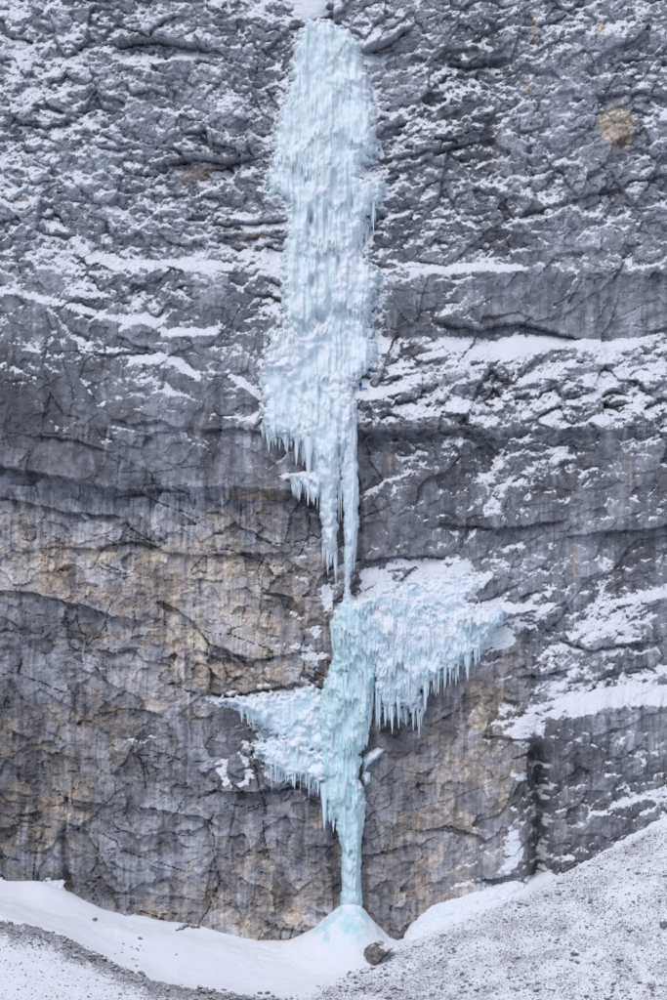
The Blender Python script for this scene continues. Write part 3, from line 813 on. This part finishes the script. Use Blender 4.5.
    def depth(uq, vq):
        """front of this ice at (u, v)"""
        xq, zq = from_uv(uq, vq, float(Yref(np.array([uq], f32), np.array([vq], f32))[0]))
        i = int(np.clip((xq - xx[0]) / g, 0, nc - 1)); j = int(np.clip((zz[0] - zq) / g, 0, nr - 1))
        return float(y[j, i] - T[j, i]), float(T[j, i])
    return me, depth

# icicle shapes: unit length, hanging down from the origin
def icicle_shape(i, mat):
    r = random.Random(900 + i)
    rings, sides = 9, 7
    co = []; ph = r.uniform(0, 6); bend = r.uniform(-.03, .03)
    for a in range(rings):
        t = a / (rings - 1)
        rad = (1 - t) ** r.uniform(.75, .95) * (1 + .22 * math.sin(9 * t + ph) * (1 - t)) + .02
        for s in range(sides):
            q = 2 * math.pi * s / sides
            w = rad * (1 + .22 * math.sin(2 * q + ph + 2 * t) + r.uniform(-.1, .1))
            co.append((w * math.cos(q) + bend * 8 * t * t, w * math.sin(q), -t))
    f = []
    for a in range(rings - 1):
        for s in range(sides):
            f.append((a * sides + s, (a + 1) * sides + s, (a + 1) * sides + (s + 1) % sides, a * sides + (s + 1) % sides))
    co = np.array(co, f32)
    return mesh_from("icicle", co, np.array(f), mat, {"frost": np.full(len(co), .05, f32)})
ICI = {m.name: [icicle_shape(i, m) for i in range(8)] for m in (M_ICE, M_BLUEICE, M_RIME)}

def add_icicle(parent, u, v, L, rpx, Y, mat, r):
    """hangs from (u, v) with length L and radius rpx, both measured on the wall"""
    x, z = from_uv(u, v, Y)
    o = bpy.data.objects.new("icicle", r.choice(ICI[mat.name]))
    link(o, parent)
    o.location = (x - parent.location.x, Y - parent.location.y, z - parent.location.z)
    o.scale = (rpx * MPP, rpx * MPP * r.uniform(.8, 1.2), L * MPP)
    o.rotation_euler = (r.uniform(-.03, .03), r.uniform(-.03, .03), r.uniform(0, 6.28))
    return o

def fringe(parent, P, mat, Yf, seed, step=3.2, L=(8, 20), rad=(.9, 1.6), back=.4):
    r = random.Random(seed)
    P = np.array(P, f32)
    seg = np.sqrt((np.diff(P, axis=0) ** 2).sum(1)); s = np.concatenate([[0], np.cumsum(seg)])
    t = 0
    while t < s[-1]:
        u = float(np.interp(t, s, P[:, 0])); v = float(np.interp(t, s, P[:, 1]))
        LL = r.uniform(*L) * r.uniform(.6, 1.2)
        LL *= .75 + .9 * abs(math.sin(u * .31 + seed) * math.sin(u * .13 + 2 * seed))
        if r.random() < .12: LL *= 1.4
        LL *= .55 + .9 * r.random() ** 1.6
        vt = v - LL * .45 + r.uniform(-5, 2)
        Y, _ = Yf(u, vt)
        add_icicle(parent, u + r.uniform(-.8, .8), vt, LL, r.uniform(rad[0] * .7, rad[1] * 1.35) * (.55 + .7 * LL / L[1]), Y + back, mat, r)
        t += step * r.choice((.2, .3, .4, .6, .9, 1.9))

def thing(name, label, cat, loc, group=None):
    return tag(empty(name, loc), label, cat, group)

def body(name, me, parent):
    o = bpy.data.objects.new(name, me); link(o, parent)
    o.location = (-parent.location.x, -parent.location.y, -parent.location.z)
    return o

# ---- upper fall
YF = -2.4   # plumb line of the hanging ice
def y_upper(u, v):
    x, z = from_uv(u, v, 0.0)
    yy = -cliff_depth(x, z, Dsm)
    for _ in range(1):
        x, z = from_uv(u, v, yy); yy = -cliff_depth(x, z, Dsm)
    k = sstep(360, 450, np.asarray(v))
    return yy * (1 - k) + np.minimum(yy, YF) * 0 + (YF) * k

COLUMN = [(344,400),(357,400),(357.5,432),(358,462),(359,500),(359,525),(356,545),(352,562),(350.5,585),(351,606),(344,606),(344.5,587),(344,550),(344,530),(342.5,500),(341,470),(342,430)]
def climber_shelf(u, v):
    return 1.5 * np.exp(-((u - 362) / 7.0) ** 2) * sstep(388.5, 392, v) * np.exp(-np.maximum(v - 392, 0) / 8)
fx, fz = from_uv(322, 300, -4)
fall = thing("frozen_waterfall", "tall pale blue frozen waterfall curtain hanging from the notch at the cliff top", "frozen waterfall", (fx, -4, fz))
me, fd = ice_mesh("ice_curtain", [FALL], M_ICE, y_upper, 401, Tm=2.5, w=15, lace=7, res=.68, flute=.62, tiers=70, tlen=(10, 40), lump=.30, finger=1.5, back=.5, ragged=4.0, pockets=[(311,222,2.6,9,3.2),(318,262,2.5,8,1.5),(312,286,3,9,1.6),(322,322,4,7,2.8),(308,240,1.6,14,1.6),(326,225,1.8,12,1.5),(338,268,1.8,12,1.7),(349,275,1.8,12,1.4),(295,210,1.6,14,1.2),(320,400,1.8,16,1.2),(305,395,1.6,14,1.1),(332,415,1.6,20,1.4),(328,60,2,14,.8),(310,90,1.8,16,.8),(350,70,2,14,.9),(316,318,3,6,1.8),(340,112,8,14,.9),(344,146,7,12,.9),(334,190,2.2,12,1.5),(352,205,2,10,1.4),(359,248,2,8,1.8),(366,328,3,8,2.6),(340,435,2.5,10,1.6),(339,452,2,14,2.0),(357,140,2,8,1.2),(300,255,2,16,.8),(330,250,2,14,1.0),(345,240,2,14,.9),(330,300,2,12,1.2)], shelf=climber_shelf, tier_amp=(.25, .8), lsize=1.5, bulge=1.2, fluff=.5, frost=.12, lumpz=lambda u, v: .35 + sstep(300, 345, v) * sstep(420, 395, v) + .8 * sstep(325, 345, u) * sstep(180, 260, v))
body("ice_curtain", me, fall)
me, cd = ice_mesh("hanging_column", [COLUMN], M_ICE, lambda u, v: np.full(np.shape(u), YF - .5, f32), 402, Tm=1.2, w=6, expo=.5, ragged=2.6, flute=.65, tiers=22, tlen=(6, 20), lump=.1, finger=.6, back=1.0, tier_amp=(.2, .6))
body("hanging_column", me, fall)
fringe(fall, [(262,432),(270,444),(286,444),(294,448)], M_ICE, fd, 1, 2.6, (7, 15), (.9, 1.7))
fringe(fall, [(265,204),(274,206),(284,206)], M_ICE, fd, 2, 2.8, (8, 15), (.8, 1.4))
fringe(fall, [(301,452),(308,460),(313,475)], M_ICE, fd, 3, 2.4, (10, 22), (.9, 1.7))
fringe(fall, [(323,556),(329,562),(336,562)], M_ICE, fd, 4, 2.2, (12, 28), (1.0, 1.8))
fringe(fall, [(366,242),(369,226),(376,214),(384,204)], M_ICE, fd, 5, 2.6, (8, 18), (.7, 1.3))
fringe(fall, [(364,330),(372,332),(378,342)], M_ICE, fd, 6, 2.2, (8, 18), (.6, 1.1))
r6 = random.Random(6)
for (u, v, L, q) in ((297,436,30,2.6),(336,545,44,2.2),(341,480,42,1.6),(339,470,55,1.6),(354,545,27,1.3),(328,548,22,2),(356,540,22,1.1),(310,440,34,2.4),(304,440,22,1.8),(318,470,40,2.2),(346,470,60,1.6)):
    add_icicle(fall, u, v, L, q, fd(u, min(v, 500))[0] + .9 if u < 341 else YF - .6, M_ICE, r6)

# small hanging fan beside the curtain
fan = thing("icicle_fan", "small rimed fan of icicles left of the hanging dagger, under the overhang", "ice fan", (*[from_uv(300, 480, -2)[0]], -2, from_uv(300, 480, -2)[1]))
yfan = lambda u, v: np.full(np.shape(u), -3.3, f32)
me, dd = ice_mesh("ice_fan", [[(288,474),(300,472),(316,470),(322,480),(320,500),(315,496),(311,502),(307,492),(302,488),(298,500),(294,490)]], M_RIME, yfan, 403, Tm=1.0, w=5, flute=.3, tiers=6, tlen=(4, 10), lump=.25, finger=1.2, frost=.1)
body("ice_fan", me, fan)
fringe(fan, [(292,490),(300,492),(308,494),(316,500)], M_ICE, dd, 7, 2.6, (10, 22), (.9, 1.5))

# ---- lower pillar
YP = -2.4
def y_pillar(u, v):
    return np.full(np.shape(u), YP, f32) + 0 * np.asarray(v, f32)
PILLAR = [(345,586),(350,586),(352,598),(360,604),(368,618),(374,650),(376,672),(374,690),(372,708),(369,735),(362,755),(359,778),(364,790),(366,800),(364,820),(362,838),(361,880),(363,908),
          (340,908),(341.5,880),(341,844),(337,832),(335,816),(330,822),(325,808),(318,778),(319,765),(321,742),(318,715),(321,688),(330,665),(333,647),(328,625),(334,611),(342,601)]
px_, pz_ = from_uv(351, 908, YP)
pillar = thing("ice_pillar", "turquoise ice pillar standing on the snow cone below the dagger", "ice pillar", (px_, YP, pz_))
me, pd = ice_mesh("ice_column", [PILLAR], M_BLUEICE, y_pillar, 411, Tm=1.9, w=13, expo=.6, ragged=4.5, calm=(800, 835), res=.62, flute=1.0, tiers=85, tlen=(8, 30), lump=.2, finger=1.8, back=1.0, frost=-.1, tier_amp=(.35, 1.0), fing0=.05)
body("ice_column", me, pillar)
fringe(pillar, [(319,772),(324,802),(330,818),(336,826)], M_BLUEICE, pd, 8, 3.0, (12, 26), (.9, 1.7))
fringe(pillar, [(372,700),(369,728),(363,748)], M_BLUEICE, pd, 9, 3.4, (14, 28), (.8, 1.5))
fringe(pillar, [(326,700),(336,690),(346,694),(356,700),(366,690)], M_BLUEICE, pd, 10, 3.6, (14, 30), (1.0, 1.9), .2)
fringe(pillar, [(326,752),(338,744),(352,750)], M_BLUEICE, pd, 12, 3.4, (14, 30), (1.0, 1.8), .2)
fringe(pillar, [(332,640),(344,646),(356,640),(366,650)], M_BLUEICE, pd, 11, 3.6, (12, 26), (.9, 1.7), .2)
fringe(pillar, [(342,826),(350,832),(358,828)], M_BLUEICE, pd, 13, 3.2, (14, 30), (.9, 1.6), .2)

# ---- apron to the right of the pillar
def y_apron(u, v):
    x, z = from_uv(u, v, -1.0)
    yy = -cliff_depth(x, z, Dsm)
    k = sstep(640, 690, np.asarray(v))
    return yy * (1 - k) + np.minimum(yy, -.8) * k - .1
apron = thing("ice_apron", "broad white icicle apron spreading across the wall right of the pillar", "ice apron", (*[from_uv(420, 640, -2)[0]], -2, from_uv(420, 640, -2)[1]))
me, ad = ice_mesh("ice_sheet", [APRON], M_RIME, y_apron, 421, Tm=2.0, w=10, ragged=6.0, lace=16, flute=1.0, tiers=90, tlen=(7, 24), lump=.26, finger=1.6, back=.5, frost=.05, tier_amp=(.2, .6), lumpz=lambda u, v: .3 + sstep(660, 625, v), shelf=lambda u, v: 1.8 * np.exp(-np.maximum(u - 356, 0) / 22.0))
body("ice_sheet", me, apron)
fringe(apron, [(373,700),(380,714),(388,718),(396,712),(406,716),(414,720),(421,716),(426,694),(438,684),(450,676),(462,670),(474,662),(480,654)], M_RIME, ad, 14, 2.2, (9, 22), (.8, 1.4))
fringe(apron, [(384,650),(398,660),(410,664),(424,660),(440,652),(456,650),(470,640)], M_RIME, ad, 15, 2.6, (9, 20), (.8, 1.3), .15)
fringe(apron, [(376,670),(390,684),(402,690),(414,690)], M_RIME, ad, 16, 2.8, (10, 22), (.8, 1.3), .15)
fringe(apron, [(400,632),(420,628),(444,630),(470,628)], M_RIME, ad, 17, 3.2, (7, 14), (.7, 1.2), .15)
r7 = random.Random(7)
for (u, v, L, q) in ((392,706,28,1.7),(419,712,28,1.5),(413,712,20,1.4),(378,700,26,1.5)):
    add_icicle(apron, u, v, L, q, ad(u, v - 8)[0] + .4, M_RIME, r7)
# crust of rime on the rock above the apron
crust = thing("rime_crust", "streaked grey-white rime crust on the rock above the icicle apron", "rime", (*[from_uv(420, 578, -1.5)[0]], -1.5, from_uv(420, 578, -1.5)[1]))
me, _ = ice_mesh("rime_sheet", [[(372,598),(384,590),(400,584),(420,580),(440,578),(462,576),(474,574),(480,582),(474,592),(466,602),(500,606),(498,616),(470,622),(430,622),(400,612),(372,606)],
                                ], M_RIME, y_apron, 422, Tm=.6, w=12, ragged=9.0, flute=.1, tiers=20, tlen=(4, 9), lump=.4, finger=.8, back=.4, frost=.2, tier_amp=(.2, .5))
body("rime_sheet", me, crust)

# ---- shelves left of the pillar
def y_shelf(u, v):
    x, z = from_uv(u, v, -1.0)
    return -cliff_depth(x, z, Dsm) - .1
sh1 = thing("ice_shelf", "upper bulging shelf of rimed ice left of the pillar", "ice shelf", (*[from_uv(285, 706, -2)[0]], -2, from_uv(285, 706, -2)[1]), "ice shelves left of the pillar")
me, s1 = ice_mesh("ice_bulge", [SHELF_A], M_RIME, y_shelf, 431, Tm=2.0, w=12, ragged=7.0, lace=16, flute=.35, tiers=34, tlen=(5, 14), lump=.30, finger=1.0, frost=.12, tier_amp=(.2, .5), lsize=2.4)
body("ice_bulge", me, sh1)
fringe(sh1, [(240,712),(254,722),(266,728)], M_RIME, s1, 18, 3.0, (6, 12), (.7, 1.2))
sh2 = thing("ice_shelf", "lower bulging shelf of rimed ice with icicle fringe left of the pillar", "ice shelf", (*[from_uv(290, 762, -2)[0]], -2, from_uv(290, 762, -2)[1]), "ice shelves left of the pillar")
me, s2 = ice_mesh("ice_bulge", [SHELF_B], M_RIME, y_shelf, 432, Tm=2.4, w=12, ragged=7.0, lace=14, flute=.35, tiers=34, tlen=(5, 16), lump=.30, finger=1.4, frost=.1, tier_amp=(.2, .6), lsize=2.4)
body("ice_bulge", me, sh2)
fringe(sh2, [(270,770),(284,780),(296,784),(308,786),(318,790)], M_RIME, s2, 19, 2.5, (9, 20), (.8, 1.4))
fringe(sh2, [(284,760),(296,756),(308,762)], M_RIME, s2, 20, 2.8, (9, 16), (.7, 1.2), .2)
# rime knobs on the right of the pillar
for q, (pts, lab) in enumerate((([(361,760),(368,752),(378,747),(385,750),(378,758),(368,766),(364,772)], "upper small rimed ice lump sticking out right of the pillar"),
                                ([(362,775),(370,772),(371,782),(364,787)], "lower small rimed ice lump right of the pillar"))):
    c = np.mean(pts, 0)
    t = thing("rime_lump", lab, "ice lump", (*[from_uv(c[0], c[1], -2)[0]], -2, from_uv(c[0], c[1], -2)[1]), "ice lumps right of the pillar")
    me, _ = ice_mesh("knob", [pts], M_RIME, y_shelf, 440 + q, Tm=1.1, w=4, flute=.1, tiers=4, tlen=(3, 6), lump=.4, finger=.5, frost=.2)
    body("knob", me, t)

# ---- cone at the pillar's foot
def cone_mesh():
    cx, _ = from_uv(352, 0, YP); cy = YP - .6
    nth, nr = 200, 110
    th = np.linspace(0, 2 * np.pi, nth, endpoint=False); tt = np.linspace(0, 1, nr) ** 1.1
    TH, TT = np.meshgrid(th, tt)
    lr = np.cos(TH)
    R = np.where(lr < 0, 13.0, 9.0) * np.abs(lr) ** 2 + 12.0 * (1 - np.abs(lr) ** 2)
    R = R * 1.15 * (1 + .07 * perlin(np.cos(TH) * 1.2 + 5, np.sin(TH) * 1.2, 455))
    x = cx + R * TT * np.cos(TH); y = cy + R * TT * np.sin(TH)
    ztop = from_uv(352, 899, YP)[1]
    prof = np.interp(TT, [0, .07, .18, .29, .5, .68, .84, 1], [0, .04, .17, .33, .64, .86, .97, 1.03])
    zb = gz(x.ravel(), np.maximum(-y.ravel(), .5)).reshape(x.shape)
    z = ztop + (zb - ztop) * prof - .05 * TT
    u = x / MPP; v = z / MPP
    F1 = worley(u / 5, v / 2.6 + y, 451)[0]
    icy = sstep(.08, .2, TT) * sstep(.62, .42, TT) * sstep(.1, -.5, np.sin(TH)) 
    z = z + .35 * icy * np.sqrt(np.clip(1 - F1 * F1 * 1.2, 0, 1)) + .55 * fbm(x / 2.2, y / 2.2, 452, 4, .55) * sstep(0, .2, TT) * sstep(1, .8, TT)
    i = np.arange(nr * nth).reshape(nr, nth)
    f = np.stack([i[:-1], np.roll(i[:-1], -1, 1), np.roll(i[1:], -1, 1), i[1:]], -1).reshape(-1, 4)
    fr = 1.0 - 1.05 * icy * sstep(-.3, .3, fbm(x / 3, y / 3, 454, 2) + .15) + .3 * fbm(x / 2, y / 2, 453, 3)
    return mesh_from("snow_cone", np.stack([x, y, z], -1).reshape(-1, 3), f[:, ::-1], M_BLUEICE, {"frost": fr.ravel().astype(f32)})
tag(link(bpy.data.objects.new("ice_cone", cone_mesh())), "smooth cone of snow and turquoise ice at the foot of the pillar", "ice cone")

# ---- lumpy ice at the wall's foot
def mound_mesh():
    n, mrow = 260, 90
    s = np.linspace(0, 1, n); t = np.linspace(0, 1, mrow)
    Sx, Tt = np.meshgrid(s, t)
    uu = 404 + (524 - 404) * Sx
    top = np.interp(uu, [404, 420, 432, 450, 470, 490, 505, 524], [934, 914, 906, 900, 893, 888, 884, 880])
    x, ztop = from_uv(uu, top, -2.0)
    depth = (1.0 + 5.2 * np.sin(np.pi * np.clip(Sx * .92 + .06, 0, 1)) ** .6)
    d = .2 + depth * Tt
    zg = gz(x.ravel(), d.ravel()).reshape(x.shape) - .5
    prof = np.cos(Tt * np.pi / 2) ** .65
    z = zg + np.maximum(ztop - zg, .3) * prof
    F1 = worley(x / 1.3, d / 1.1 - z / 1.2, 461)[0]; F2 = worley(x / .6, d / .5 - z / .5, 462)[0]
    r = .75 * np.sqrt(np.clip(1 - F1 * F1 * 1.2, 0, 1)) + .3 * np.sqrt(np.clip(1 - F2 * F2 * 1.2, 0, 1)) - .5
    e = sstep(0, .06, Sx) * sstep(1, .94, Sx)
    d2 = d + r * .8 * e; z = z + r * .7 * e
    fr = .85 + .3 * fbm(x / 2, z / 2, 463, 3)
    return mesh_from("ice_mound", np.stack([x, -d2, z], -1).reshape(-1, 3), grid_faces(mrow, n), M_RIME, {"frost": fr.ravel().astype(f32)})
tag(link(bpy.data.objects.new("ice_mound", mound_mesh())), "low lumpy mound of knobbly ice at the foot of the cliff beside the scree", "ice mound")

# ------------------------------------------------------------------ stones
def stone_mesh(name, seed, sub, mat, flat=.7, facet=.35):
    bm = bmesh.new(); bmesh.ops.create_icosphere(bm, subdivisions=sub, radius=1)
    r = random.Random(seed)
    planes = [(Vector((r.gauss(0, 1), r.gauss(0, 1), r.gauss(0, 1))).normalized(), r.uniform(.5, .85)) for _ in range(9 if sub < 3 else 22)]
    for v in bm.verts:
        p = v.co.copy()
        for nrm, dd in planes:
            q = p.dot(nrm)
            if q > dd: p -= nrm * (q - dd) * .9
        p *= 1 + r.uniform(-.05, .05) * (1 if sub < 3 else .35)
        if sub >= 3:
            k = .10 * math.sin(7 * p.z + 2 * p.x) + .05 * math.sin(17 * p.x + 5 * p.y) + .04 * math.sin(23 * p.z - 9 * p.y)
            p *= 1 + .5 * k
        p.z *= flat; p.x *= 1.15
        v.co = p
    me = bpy.data.meshes.new(name); bm.to_mesh(me); bm.free()
    me.materials.append(mat)
    for p in me.polygons: p.use_smooth = False
    return me

def place(o, u, v, size, sink=.3, r=random):
    g = ground_at(u, v)
    if g is None: return None
    x, d = g
    o.location = (x, -d, float(gz(x, d)) + size * (.7 - sink) * .6)
    o.scale = (size * r.uniform(.85, 1.2), size * r.uniform(.8, 1.1), size * r.uniform(.7, 1.05))
    o.rotation_euler = (r.uniform(-.3, .3), r.uniform(-.3, .3), r.uniform(0, 6.28))
    return o

STN = [stone_mesh("stone", 700 + i, 1, M_STONE) for i in range(8)]
rs = random.Random(31)
# the boulder
bo = bpy.data.objects.new("boulder", stone_mesh("boulder", 744, 5, M_BOULDER, .85))
link(bo); place(bo, 377, 957, 2.6, .25, rs); bo.location.y -= 2.2; bo.location.z += .5; bo.scale = (3.4, 2.7, 3.2); bo.rotation_euler = (0.1, -.35, .6)
tag(bo, "large brown-grey boulder with a snow dusting at the foot of the ice cone", "boulder")
for (u, v, sz, lab) in (
    (95, 920, .75, "dark rock alone on the smooth snow slope at far left below the cliff"),
    (140, 939, .55, "dark rock alone in the middle of the smooth snow slope"),
    (664, 926, 1.3, "dark upright rock at the right edge of the scree slope"),
    (575, 955, .75, "dark rock low on the scree slope, left of the two lowest big ones"),
    (620, 961, .8, "dark rock low on the scree slope, right of the two lowest big ones"),
    (558, 940, .5, "grey rock in the middle of the scree slope"),
    (590, 903, .6, "grey rock high on the scree slope below the cliff corner"),
    (560, 895, .5, "grey rock on the upper edge of the scree near the gully"),
    (202, 993, .7, "dark rock at the bottom of the snow hollow beside the ridge"),
    (260, 994, .8, "flat dark rock at the bottom of the snow hollow")):
    o = bpy.data.objects.new("rock", rs.choice(STN)); link(o)
    place(o, u, v, sz, .3, rs); tag(o, lab, "rock")
for i in range(9):
    o = bpy.data.objects.new("rock", rs.choice(STN)); link(o)
    place(o, 178 + i * 2.6 + rs.uniform(-1, 1), 925.5 + abs(i - 4) * .9 + rs.uniform(-2, 1.5), rs.uniform(.35, .75), .3, rs)
    tag(o, "dark rock in the little snow-dusted heap at the cliff foot", "rock", "heap of rocks at the cliff foot")
def scatter(n, fn, size, label, group):
    k = 0
    while k < n:
        u, v = fn()
        o = bpy.data.objects.new("stone", rs.choice(STN))
        s = rs.uniform(*size) * rs.uniform(.7, 1.3)
        if place(o, u, v, s, .35, rs) is None: continue
        link(o); tag(o, label, "stone", group); k += 1
def on_scree():
    u = rs.uniform(340, 667); lo = np.interp(u, [340, 395, 520, 667], [978, 950, 905, 822])
    return u, rs.uniform(lo, 1000)
def on_ridge():
    u = rs.uniform(0, 300); c = np.interp(u, [0, 60, 110, 150, 200, 300], [920, 934, 960, 978, 988, 996])
    return u, min(1000, c + abs(rs.gauss(0, 9)))
def on_bowl():
    return rs.gauss(135, 14), rs.gauss(955, 7)
def on_band():
    return rs.uniform(340, 667), rs.gauss(990, 5)
scatter(150, on_scree, (.28, .5), "small grey stone half sunk in the snowy scree slope at right", "stones on the scree slope")
scatter(90, on_ridge, (.3, .65), "grey stone on the stony ridge at the lower left", "stones on the left ridge")
scatter(16, on_bowl, (.16, .28), "small stone scattered on the smooth snow left of the hollow", "stones on the snow hollow")
scatter(50, on_band, (.3, .6), "dark stone in the stony band at the bottom right edge", "stones of the bottom band")

# finer rubble nobody could count
def rubble(n, fn, size, name, label):
    bm = bmesh.new(); bmesh.ops.create_icosphere(bm, subdivisions=1, radius=1)
    base = np.array([v.co[:] for v in bm.verts], f32); bf = np.array([[v.index for v in f.verts] for f in bm.faces]); bm.free()
    bm = bmesh.new(); 
    cos, fs = [], []
    base = np.array([(0, 0, .8), (1, 0, 0), (.2, .9, .1), (-.9, .4, 0), (-.7, -.7, .1), (.4, -.95, 0), (0, 0, -.6)], f32)
    bf = np.array([(0, 1, 2), (0, 2, 3), (0, 3, 4), (0, 4, 5), (0, 5, 1), (6, 2, 1), (6, 3, 2), (6, 4, 3), (6, 5, 4), (6, 1, 5)])
    pts = fn(n)
    for i, (x, d) in enumerate(pts):
        s = size[0] + (size[1] - size[0]) * rs.random() ** 2
        a = rs.uniform(0, 6.28); c, q = math.cos(a), math.sin(a)
        b = base * (1 + RNG.uniform(-.25, .25, base.shape)) * s
        z = float(gz(x, d))
        cos.append(np.stack([b[:, 0] * c - b[:, 1] * q + x, b[:, 0] * q + b[:, 1] * c - d, b[:, 2] + z + .1 * s], 1)); fs.append(bf + 7 * i)
    me = mesh_from(name, np.concatenate(cos), np.concatenate(fs), M_STONE, smooth=False)
    tag(link(bpy.data.objects.new(name, me)), label, "rubble", kind="stuff")
def scree_pts(n):
    out = []
    while len(out) < n:
        x = RNG.uniform(-66, 70, 4000); d = RNG.uniform(1.5, 40, 4000)
        m, u, v = ground_mask(x.astype(f32), d.astype(f32))
        ok = (RNG.random(4000) < np.clip(m, 0, 1) ** 1.3) & (u > -20) & (u < 690) & (v < 1010)
        out += list(zip(x[ok], d[ok]))
    return out[:n]
rubble(8000, scree_pts, (.08, .24), "scree_rubble", "fine grey rubble poking through the snow on the scree and ridge")

# ------------------------------------------------------------------ climber
bpy.context.view_layer.update()
dg = bpy.context.evaluated_depsgraph_get()
def hit(u, v):
    x, z = from_uv(u, v, 0)
    o = Vector((0, -DIST, ZC)); t = Vector((x, 0, z)) - o
    ok, loc, *_ = SC.ray_cast(dg, o, t.normalized())
    return loc

def skin_body(name, verts, edges, radii, mats, pick):
    me = bpy.data.meshes.new(name + "_cage")
    me.from_pydata(verts, edges, [])
    o = bpy.data.objects.new(name + "_cage", me); COL.objects.link(o)
    md = o.modifiers.new("skin", 'SKIN'); md.use_smooth_shade = True
    for i, r in enumerate(radii):
        me.skin_vertices[0].data[i].radius = (r, r) if not isinstance(r, tuple) else r
    me.skin_vertices[0].data[0].use_root = True
    sb = o.modifiers.new("sub", 'SUBSURF'); sb.levels = 2; sb.render_levels = 2
    d = bpy.context.evaluated_depsgraph_get()
    out = bpy.data.meshes.new_from_object(o.evaluated_get(d))
    out.name = name
    bpy.data.objects.remove(o)
    out.materials.clear()
    for m in mats: out.materials.append(m)
    for p in out.polygons: p.material_index = pick(p.center); p.use_smooth = True
    return out

M_JACKET = mat_plain("black_jacket", (0.008, 0.008, 0.012), .6)
M_PANTS = mat_plain("blue_trousers", (0.02, 0.13, 0.42), .7)
M_BOOT = mat_plain("dark_boots", (0.03, 0.03, 0.035), .5)
M_SKIN = mat_plain("skin", (0.45, 0.28, 0.21), .5)
M_HELM = mat_plain("dark_helmet", (0.012, 0.012, 0.016), .35)
M_ROPE = mat_plain("grey_blue_rope", (0.12, 0.19, 0.27), .7)

def make_climber():
    V_, E_, R_ = [], [], []
    def add(p, r, parent=None):
        V_.append(p); R_.append(r)
        if parent is not None: E_.append((parent, len(V_) - 1))
        return len(V_) - 1
    pel = add((0, 0, .95), (.19, .15))
    ab = add((0, .01, 1.12), (.19, .15), pel); ch = add((0, .02, 1.34), (.23, .17), ab)
    nk = add((0, .03, 1.50), .075, ch); hd0 = add((0, .05, 1.60), .09, nk); add((0, .06, 1.72), .10, hd0)
    for sx in (-1, 1):
        hip = add((sx * .10, 0, .86), .125, pel); kn = add((sx * .13, .05, .48), .088, hip); an = add((sx * .14, -.01, .12), .07, kn)
        add((sx * .15, .15, .05), (.05, .04), an)
        sh = add((sx * .21, .02, 1.42), .085, ch); el = add((sx * .29, .10, 1.17), .058, sh); wr = add((sx * .20, .33, 1.22), .042, el)
        pa = add((sx * .19, .40, 1.24), (.045, .03), wr)
        for k in range(4):       # curled fingers
            o = (k - 1.5) * .021
            f1 = add((sx * .19 + o, .455, 1.25 - abs(k - 1.3) * .006), .010, pa); add((sx * .19 + o, .47, 1.215), .009, f1)
        t1 = add((sx * .19 - sx * .05, .42, 1.24), .011, pa); add((sx * .19 - sx * .055, .455, 1.23), .009, t1)
    def pick(c):
        if c.z < .16: return 2
        if c.z < .93: return 1
        if c.y > .385 and c.z < 1.4: return 3
        return 0
    return skin_body("climber_body", V_, E_, R_, [M_JACKET, M_PANTS, M_BOOT, M_SKIN], pick)

foot = hit(360.6, 391.2)
pc = empty("person", (foot.x, foot.y - .12, foot.z - .02)); pc.rotation_euler = (0, 0, math.radians(-12)); pc.scale = (1.08, 1.08, 1.04)
tag(pc, "climber in black jacket and blue trousers standing on the snowy ledge beside the ice", "person")
link(bpy.data.objects.new("body", make_climber()), pc)
bm = bmesh.new(); bmesh.ops.create_uvsphere(bm, u_segments=20, v_segments=12, radius=.135)
bmesh.ops.delete(bm, geom=[v for v in bm.verts if v.co.z < -.035], context='VERTS')
for v in bm.verts: v.co.y *= 1.15; v.co.z *= 1.05
bmesh.ops.solidify(bm, geom=bm.faces[:], thickness=.012)
hm = bpy.data.meshes.new("helmet"); bm.to_mesh(hm); bm.free(); hm.materials.append(M_HELM)
for p in hm.polygons: p.use_smooth = True
h_ = link(bpy.data.objects.new("helmet", hm), pc); h_.location = (0, .055, 1.73)
bm = bmesh.new(); bmesh.ops.create_cube(bm, size=1)
for v in bm.verts: v.co = Vector((v.co.x * .36, v.co.y * .2, v.co.z * .52)) * (1.0 if v.co.z < 0 else .88)
bmesh.ops.bevel(bm, geom=bm.edges[:], offset=.06, segments=3, affect='EDGES')
pk = bpy.data.meshes.new("backpack"); bm.to_mesh(pk); bm.free(); pk.materials.append(M_JACKET)
link(bpy.data.objects.new("backpack", pk), pc).location = (0, -.24, 1.28)
# coil of rope on the snow at the climber's side
rp = hit(365.2, 390.2)
co, fs = [], []
NT, NS = 200, 6
for i in range(NT):
    a = 2 * math.pi * 5 * i / NT; rr = .36 + .05 * math.sin(i * .37); zc = .06 + .10 * i / NT + .02 * math.sin(i * .9)
    for j in range(NS):
        q = 2 * math.pi * j / NS
        co.append(((rr + .035 * math.cos(q)) * math.cos(a), (rr + .035 * math.cos(q)) * .75 * math.sin(a), zc + .035 * math.sin(q) + .35 * (math.sin(a) * .5 + .5)))
for i in range(NT - 1):
    for j in range(NS): fs.append((i * NS + j, i * NS + (j + 1) % NS, (i + 1) * NS + (j + 1) % NS, (i + 1) * NS + j))
ro = link(bpy.data.objects.new("rope_coil", mesh_from("rope_coil", np.array(co, f32), np.array(fs), M_ROPE)))
ro.location = (rp.x, rp.y - .15, rp.z)
tag(ro, "small dark coil of rope on the ledge right beside the climber", "rope")
